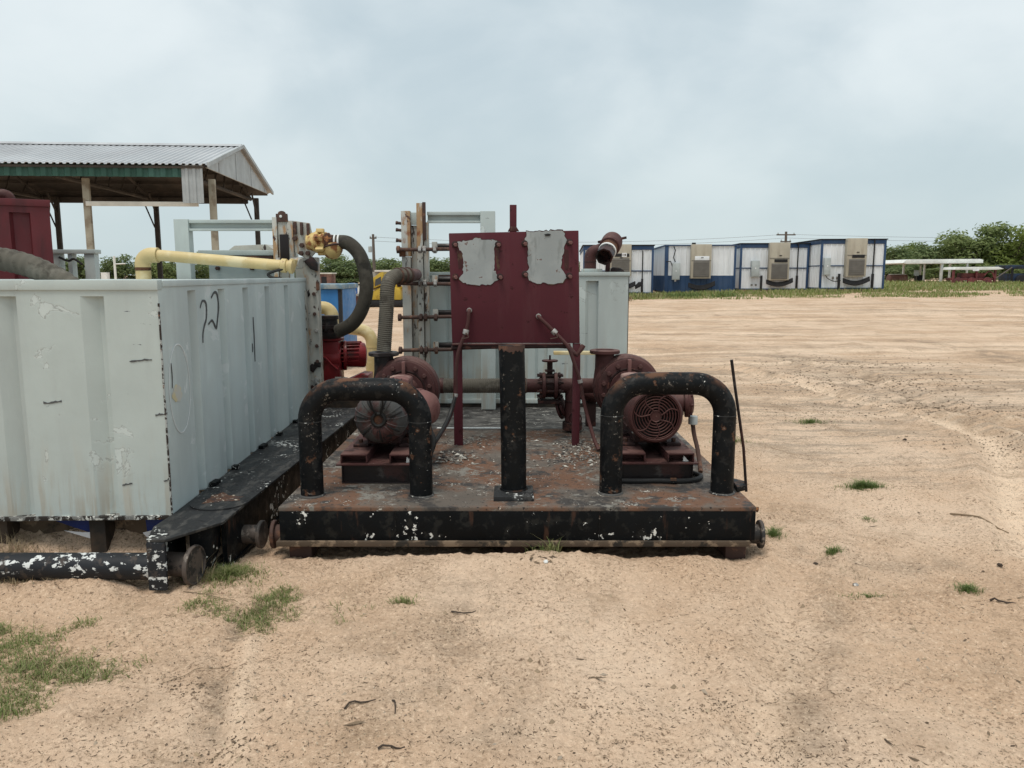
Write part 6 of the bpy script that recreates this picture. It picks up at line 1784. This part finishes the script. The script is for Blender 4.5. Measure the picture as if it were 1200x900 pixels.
# ------------------------------------------------------------------ grass
def blades(name, cx, cy, rx, ry, n, h, wd, mat, seed, kind='stuff', spread=0.7, clump=0.0, shape=None):
    r = np.random.default_rng(seed)
    a = r.random(n) * 2 * PI
    d = np.sqrt(r.random(n)) * 1.15 if (shape is not None or clump) else np.abs(r.normal(size=n)) * 0.55
    x = cx + rx * d * np.cos(a)
    y = cy + ry * d * np.sin(a)
    if clump:
        keep = fbm(x, y, clump, seed, 3) + 0.10 * r.normal(size=n) > np.clip(d - 0.55, 0, 1) * 0.9 - 0.12
        x, y = x[keep], y[keep]
    if shape is not None:
        keep = shape(x, y)
        x, y = x[keep], y[keep]
    n = len(x)
    z = ground_z(x, y, False) - 0.004
    hh = h * (0.25 + 0.95 * r.random(n)) * (1 if shape is not None else np.clip(1.15 - 0.45 * d[:n] if not clump else 1.0, 0.35, 1.1))
    ang = r.random(n) * 2 * PI
    lean = spread * r.random(n) * hh * 1.1
    dx, dy = np.cos(ang), np.sin(ang)
    px_, py_ = -dy * wd * (0.6 + 0.8 * r.random(n)), dx * wd * (0.6 + 0.8 * r.random(n))
    P0a = np.stack([x - px_, y - py_, z], 1)
    P0b = np.stack([x + px_, y + py_, z], 1)
    mx, my, mz = x + dx * lean * 0.4, y + dy * lean * 0.4, z + hh * 0.62
    P1a = np.stack([mx - px_ * 0.8, my - py_ * 0.8, mz], 1)
    P1b = np.stack([mx + px_ * 0.8, my + py_ * 0.8, mz], 1)
    P2 = np.stack([x + dx * lean, y + dy * lean, z + hh * (1 - 0.25 * r.random(n))], 1)
    v = np.stack([P0a, P0b, P1b, P1a, P2], 1).reshape(-1, 3)
    base = np.arange(n) * 5
    f = np.concatenate([np.stack([base, base + 1, base + 2], 1), np.stack([base, base + 2, base + 3], 1), np.stack([base + 3, base + 2, base + 4], 1)])
    o = bpy.data.objects.new(name, quad_mesh(name, v, f, mat))
    COL.objects.link(o)
    if kind:
        o['kind'] = kind
    return o


tag(blades('grass', -1.86, 2.74, 0.40, 0.38, 19000, 0.034, 0.0016, 'grass', 1, clump=4.0, spread=1.7), 'patch of short green grass at the lower left corner of the sand', 'grass')
tag(blades('grass', -2.25, 3.06, 0.22, 0.10, 2200, 0.04, 0.0015, 'grass', 2, spread=1.6), 'small green grass patch at the left picture edge', 'grass')
tag(blades('grass', -1.16, 3.30, 0.46, 0.22, 15000, 0.032, 0.0015, 'grass', 3, clump=5.5, spread=1.7), 'sprawling green grass patch in front of the gap between tank and skid', 'grass')
tag(blades('grass', -1.42, 3.66, 0.20, 0.16, 2600, 0.055, 0.0016, 'grass', 4, spread=1.4), 'grass tuft growing beside the flanged pipe end of the left tank', 'grass')
blades('grass', -1.35, 4.6, 0.10, 0.5, 900, 0.06, 0.002, 'dry', 41, spread=1.6)
blades('dry_grass', -1.55, 3.62, 0.13, 0.10, 110, 0.13, 0.0013, 'dry', 5, spread=2.0)
blades('dry_grass', -2.55, 3.75, 0.35, 0.10, 260, 0.12, 0.0013, 'dry', 6, spread=2.0)
blades('dry_grass', -2.35, 3.46, 0.30, 0.06, 160, 0.06, 0.0013, 'dry', 7, spread=2.2)
for i, (x, y, rx, ry, n, h, lab) in enumerate((
        (2.49, 5.30, 0.155, 0.085, 900, 0.075, 'bright green grass tuft on the open sand right of the skid'),
        (2.215, 3.56, 0.075, 0.055, 260, 0.055, 'small green weed at the right with a dark twig lying beside it'),
        (2.98, 7.55, 0.24, 0.10, 420, 0.06, 'sparse flat weed far out on the sand beyond the thin rod'),
        (2.21, 4.62, 0.07, 0.04, 170, 0.04, 'tiny weed just below the bright green tuft'),
        (1.75, 4.02, 0.06, 0.05, 200, 0.05, 'tiny weed on the sand right of the skid corner'),
        (1.70, 3.50, 0.20, 0.045, 300, 0.025, 'flat dark creeping weed below the skid corner at right'),
        (1.50, 4.24, 0.06, 0.07, 240, 0.07, 'green weed growing against the pipe stub at the right skid corner'),
        (0.19, 3.86, 0.12, 0.06, 60, 0.10, 'thin grassy weed growing under the middle of the skid front'),
        (-0.50, 3.35, 0.09, 0.06, 140, 0.05, 'pale straggly weed on the sand below the left guard hoop'),
        (1.95, 6.6, 0.20, 0.08, 200, 0.08, 'wispy dry weed beside the thin leaning rod'))):
    o = blades('grass_tuft', x, y, rx, ry, int(n * 1.6), h * 0.8, 0.0014, 'weed' if i not in (7, 8, 9) else 'grass', 20 + i, spread=1.5)
    tag(o, lab, 'weed', 'weeds on the sand')

# far green verge below the trailers
def verge(name, x0, x1, y0, y1, n, h, wd, seed, mat='far_grass', edge=0.0):
    r = np.random.default_rng(seed)
    cx, cy = (x0 + x1) / 2, (y0 + y1) / 2
    o = blades(name, cx, cy, (x1 - x0) / 2 * 1.42, (y1 - y0) / 2 * 1.42, n * 2, h, wd, mat, seed,
               shape=lambda x, y: (x > x0) & (x < x1) & (y < y1) & (y > y0 + 1.6 * (fbm(x, y, 0.35, seed + 5, 3) + 0.2)) & (fbm(x, y, 0.5, seed + 9, 3) > edge))
    return o


verge('verge_grass', 2.0, 70, 36.0, 42.5, 42000, 0.16, 0.016, 60, edge=-0.08)
verge('verge_grass', 21, 75, 42.5, 60, 40000, 0.26, 0.03, 61, edge=-0.6)
verge('verge_grass', 4, 21, 40.6, 43.5, 5000, 0.26, 0.014, 62, edge=-0.5)
blades('weeds', 6.3, 38.2, 1.6, 0.9, 1500, 0.32, 0.018, 'grass', 63, clump=0.8)
blades('weeds', 9.4, 38.5, 2.0, 1.0, 2500, 0.30, 0.018, 'weed', 64, clump=0.8)
blades('weeds', 4.6, 36.2, 1.2, 0.8, 900, 0.30, 0.018, 'dry', 65, clump=0.8)
verge('verge_grass', -14, -3, 38, 44, 3000, 0.3, 0.02, 66, mat='grass', edge=0.1)

# ------------------------------------------------------------------ loose things on the sand and deck
def specks(name, x, y, z, size, mat, seed, flat=0.3, elong=2.5):
    """small irregular chips: squashed tetra-like wedges"""
    r = np.random.default_rng(seed)
    n = len(x)
    a = r.random(n) * 2 * PI
    L = size * (0.4 + 1.2 * r.random(n)) * (1 + (elong - 1) * r.random(n))
    B = size * (0.4 + 0.6 * r.random(n))
    hgt = B * flat * (0.5 + r.random(n))
    c, s = np.cos(a), np.sin(a)

    def pt(u, vv, w_):
        return np.stack([x + c * u - s * vv, y + s * u + c * vv, z + w_], 1)
    v = np.stack([pt(-L / 2, 0 * L, 0 * L), pt(L * 0.1, -B / 2, 0 * L), pt(L / 2, B * 0.1, 0 * L), pt(-L * 0.1, B / 2, 0 * L), pt(0 * L, 0 * L, hgt)], 1).reshape(-1, 3)
    b_ = np.arange(n)[:, None] * 5
    f = np.concatenate([b_ + np.array([[0, 1, 4]]), b_ + np.array([[1, 2, 4]]), b_ + np.array([[2, 3, 4]]), b_ + np.array([[3, 0, 4]])])
    o = bpy.data.objects.new(name, quad_mesh(name, v, f, mat))
    COL.objects.link(o)
    o['kind'] = 'stuff'
    return o


def scatter(n, seed, x0=-3.4, x1=4.8, y0=1.6, y1=9.0, bias=1.8, cl=1.2, thr=-0.1):
    r = np.random.default_rng(seed)
    y = y0 + (y1 - y0) * r.random(n) ** bias
    x = (x0 + (x1 - x0) * r.random(n)) * np.clip(y / 4.5, 0.35, 1.6)
    k = fbm(x, y, cl, seed + 3, 3) > thr
    x, y = x[k], y[k]
    return x, y, ground_z(x, y) - 0.001


x, y, z = scatter(26000, 101, thr=-0.05)
specks('gravel', x, y, z, 0.008, 'pebble', 1, 0.6, 1.4)
x, y, z = scatter(24000, 102, thr=0.02)
specks('ground_litter', x, y, z + 0.001, 0.0065, 'debris', 2, 0.35, 3.5)
x, y, z = scatter(700, 103, thr=0.08, cl=2.5)
specks('ground_litter', x, y, z + 0.002, 0.011, 'debris', 3, 0.3, 2.5)
for i, (cx, cy, sp, n, sz) in enumerate(((-1.15, 2.62, 0.05, 60, 0.012), (-0.93, 2.25, 0.06, 70, 0.012), (0.72, 2.52, 0.06, 130, 0.007), (0.85, 2.28, 0.09, 160, 0.007), (1.9, 2.9, 0.10, 90, 0.007), (-0.25, 3.1, 0.10, 150, 0.006), (0.02, 2.35, 0.04, 50, 0.007), (0.15, 3.72, 0.04, 14, 0.022), (3.0, 7.9, 0.45, 260, 0.014), (4.6, 6.6, 0.5, 500, 0.016), (4.9, 10.4, 1.0, 900, 0.024), (4.7, 8.4, 0.6, 700, 0.020), (5.6, 12.6, 1.0, 400, 0.03))):
    r = np.random.default_rng(300 + i)
    x, y = cx + r.normal(size=n) * sp, cy + r.normal(size=n) * sp * 0.6
    specks('ground_litter', x, y, ground_z(x, y) + 0.001, sz * (0.8 if cy < 3.3 else 1.0), 'debris', 400 + i, 0.45, 1.7)
x, y, z = scatter(420, 104, thr=-0.2)
specks('clods', x, y, z + 0.001, 0.019, 'pebble', 4, 0.75, 1.3)
x, y, z = scatter(260, 105, thr=0.0, cl=2.0)
specks('ground_litter', x, y, z + 0.002, 0.016, 'debris', 5, 0.25, 4.0)
blades('dry_grass', -1.84, 2.76, 0.50, 0.44, 900, 0.022, 0.0013, 'dry', 70, spread=3.0)
blades('dry_grass', -1.14, 3.30, 0.55, 0.28, 900, 0.022, 0.0013, 'dry', 71, spread=3.0)
blades('dry_grass', 1.75, 3.75, 0.45, 0.35, 420, 0.020, 0.0012, 'dry', 72, spread=3.0)
# paint flakes on the deck
r = np.random.default_rng(9)
n = 4200
x = r.uniform(X0 + 0.02, X1 - 0.02, n)
y = YF + 0.02 + 2.05 * r.random(n) ** 1.0
k = fbm(x, y, 2.2, 71, 3) + 0.25 * (np.abs(x - 0.03) > 0.35) * (y > 4.9) > 0.03
x, y = x[k], y[k]
tag(specks('paint_flakes', x, y, np.full(len(x), ZD + 0.0006), 0.0085, 'flake', 12, 0.35, 1.8), 'loose paint flakes scattered over the rusty deck of the skid', 'flakes')
for i, (cx, cy, sp, n, sz) in enumerate(((-0.38, 5.0, 0.09, 130, 0.022), (0.48, 5.0, 0.16, 300, 0.020), (0.52, 5.4, 0.12, 140, 0.020), (-0.30, 5.55, 0.10, 60, 0.02))):
    rr_ = np.random.default_rng(600 + i)
    x, y = cx + rr_.normal(size=n) * sp, cy + rr_.normal(size=n) * sp
    specks('paint_flakes', x, y, np.full(n, ZD + 0.001) + 0.01 * rr_.random(n), sz, 'flake', 700 + i, 0.5, 1.5)


def twig(x0, y0, x1, y1, r, mat, label, bend=0.0, fork=False):
    fork = False
    bend *= 0.5
    pts = []
    for i in range(7):
        f = i / 6
        xx, yy = x0 + (x1 - x0) * f - (y1 - y0) * bend * math.sin(PI * f), y0 + (y1 - y0) * f + (x1 - x0) * bend * math.sin(PI * f)
        pts.append((xx, yy, gz(xx, yy) + r * 0.8 + 0.004 * math.sin(5 * f)))
    r *= 0.62
    m = MB().tube(pts, [r * (1 - 0.08 * i) for i in range(7)], 6)
    if fork:
        a = Vector(pts[3])
        m.tube([a, a + Vector((0.018, 0.02, 0.006)), a + Vector((0.02, 0.04, 0.003))], [r * 0.8, r * 0.6, r * 0.4], 5)
    o = m.build('twig', mat)
    tag(o, label, 'twig', 'twigs on the sand')
    return o


twig(2.80, 4.74, 2.97, 4.42, 0.010, 'stick', 'long pale stick on the sand at the far right', 0.03)
twig(2.24, 3.42, 2.32, 3.36, 0.009, 'stickdark', 'short dark twig just below the small green weed at right')
twig(-0.58, 2.47, -0.48, 2.53, 0.006, 'stickdark', 'dark slanting twig on the sand at lower middle left', 0.05, True)
twig(-0.42, 2.52, -0.40, 2.44, 0.006, 'stickdark', 'small upright dark twig right of the slanting twig', 0.1, True)
twig(-0.27, 3.24, -0.16, 3.235, 0.006, 'stickdark', 'curved dark twig on the sand below the middle of the skid', -0.18)
twig(-0.42, 2.22, -0.34, 2.25, 0.007, 'stickdark', 'short black twig near the lower picture edge left of centre', 0.0, True)
twig(0.10, 2.10, 0.42, 2.06, 0.005, 'stick', 'long thin curved stem at the bottom picture edge', 0.12)
twig(2.32, 3.42, 2.75, 3.40, 0.004, 'stick', 'thin pale stem trailing right from the small green weed', 0.04)
twig(-1.55, 3.45, -1.15, 3.30, 0.004, 'stick', 'thin dry stem in the grass in front of the left tank', 0.06)
twig(-1.30, 2.66, -1.10, 2.84, 0.0028, 'stick', 'thin dry stem on the sand between the two grass patches', 0.05)
twig(-1.62, 3.52, -1.35, 3.72, 0.004, 'stick', 'dry bent stem beside the flanged pipe end', -0.1)
for i, (x, y, s_, lab) in enumerate(((2.55, 3.84, 0.014, 'dark stone alone on the sand at far right'), (1.70, 3.62, 0.015, 'pale stone beside the creeping weed at right'), (0.17, 3.70, 0.014, 'white chip on the sand mound under the skid front'), (1.62, 3.92, 0.012, 'dark flat stone right of the skid corner'), (3.5, 6.7, 0.016, 'dark stone lying in the wheel track at right'))):
    r_ = random.Random(i)
    m = MB()
    pts = [Vector((math.cos(a) * math.cos(b_), math.sin(a) * math.cos(b_), math.sin(b_) * 0.6)) * s_ * (0.8 + 0.4 * r_.random()) for b_ in (-0.9, 0, 0.9) for a in np.linspace(0, 2 * PI, 8)[:-1]]
    top, bot = Vector((0, 0, 0.6 * s_)), Vector((0, 0, -0.6 * s_))
    fs = []
    for j in range(2):
        for q_ in range(7):
            fs.append((j * 7 + q_, j * 7 + (q_ + 1) % 7, (j + 1) * 7 + (q_ + 1) % 7, (j + 1) * 7 + q_))
    pts += [top, bot]
    for q_ in range(7):
        fs.append((14 + q_, 14 + (q_ + 1) % 7, 21))
        fs.append((q_, 22, (q_ + 1) % 7))
    m.add([p + Vector((x, y, gz(x, y) + 0.3 * s_)) for p in pts], fs)
    o = m.build('stone', ('stickdark', 'steel', 'whiteband', 'stickdark', 'stickdark')[i])
    tag(o, lab, 'stone', 'stones on the sand')
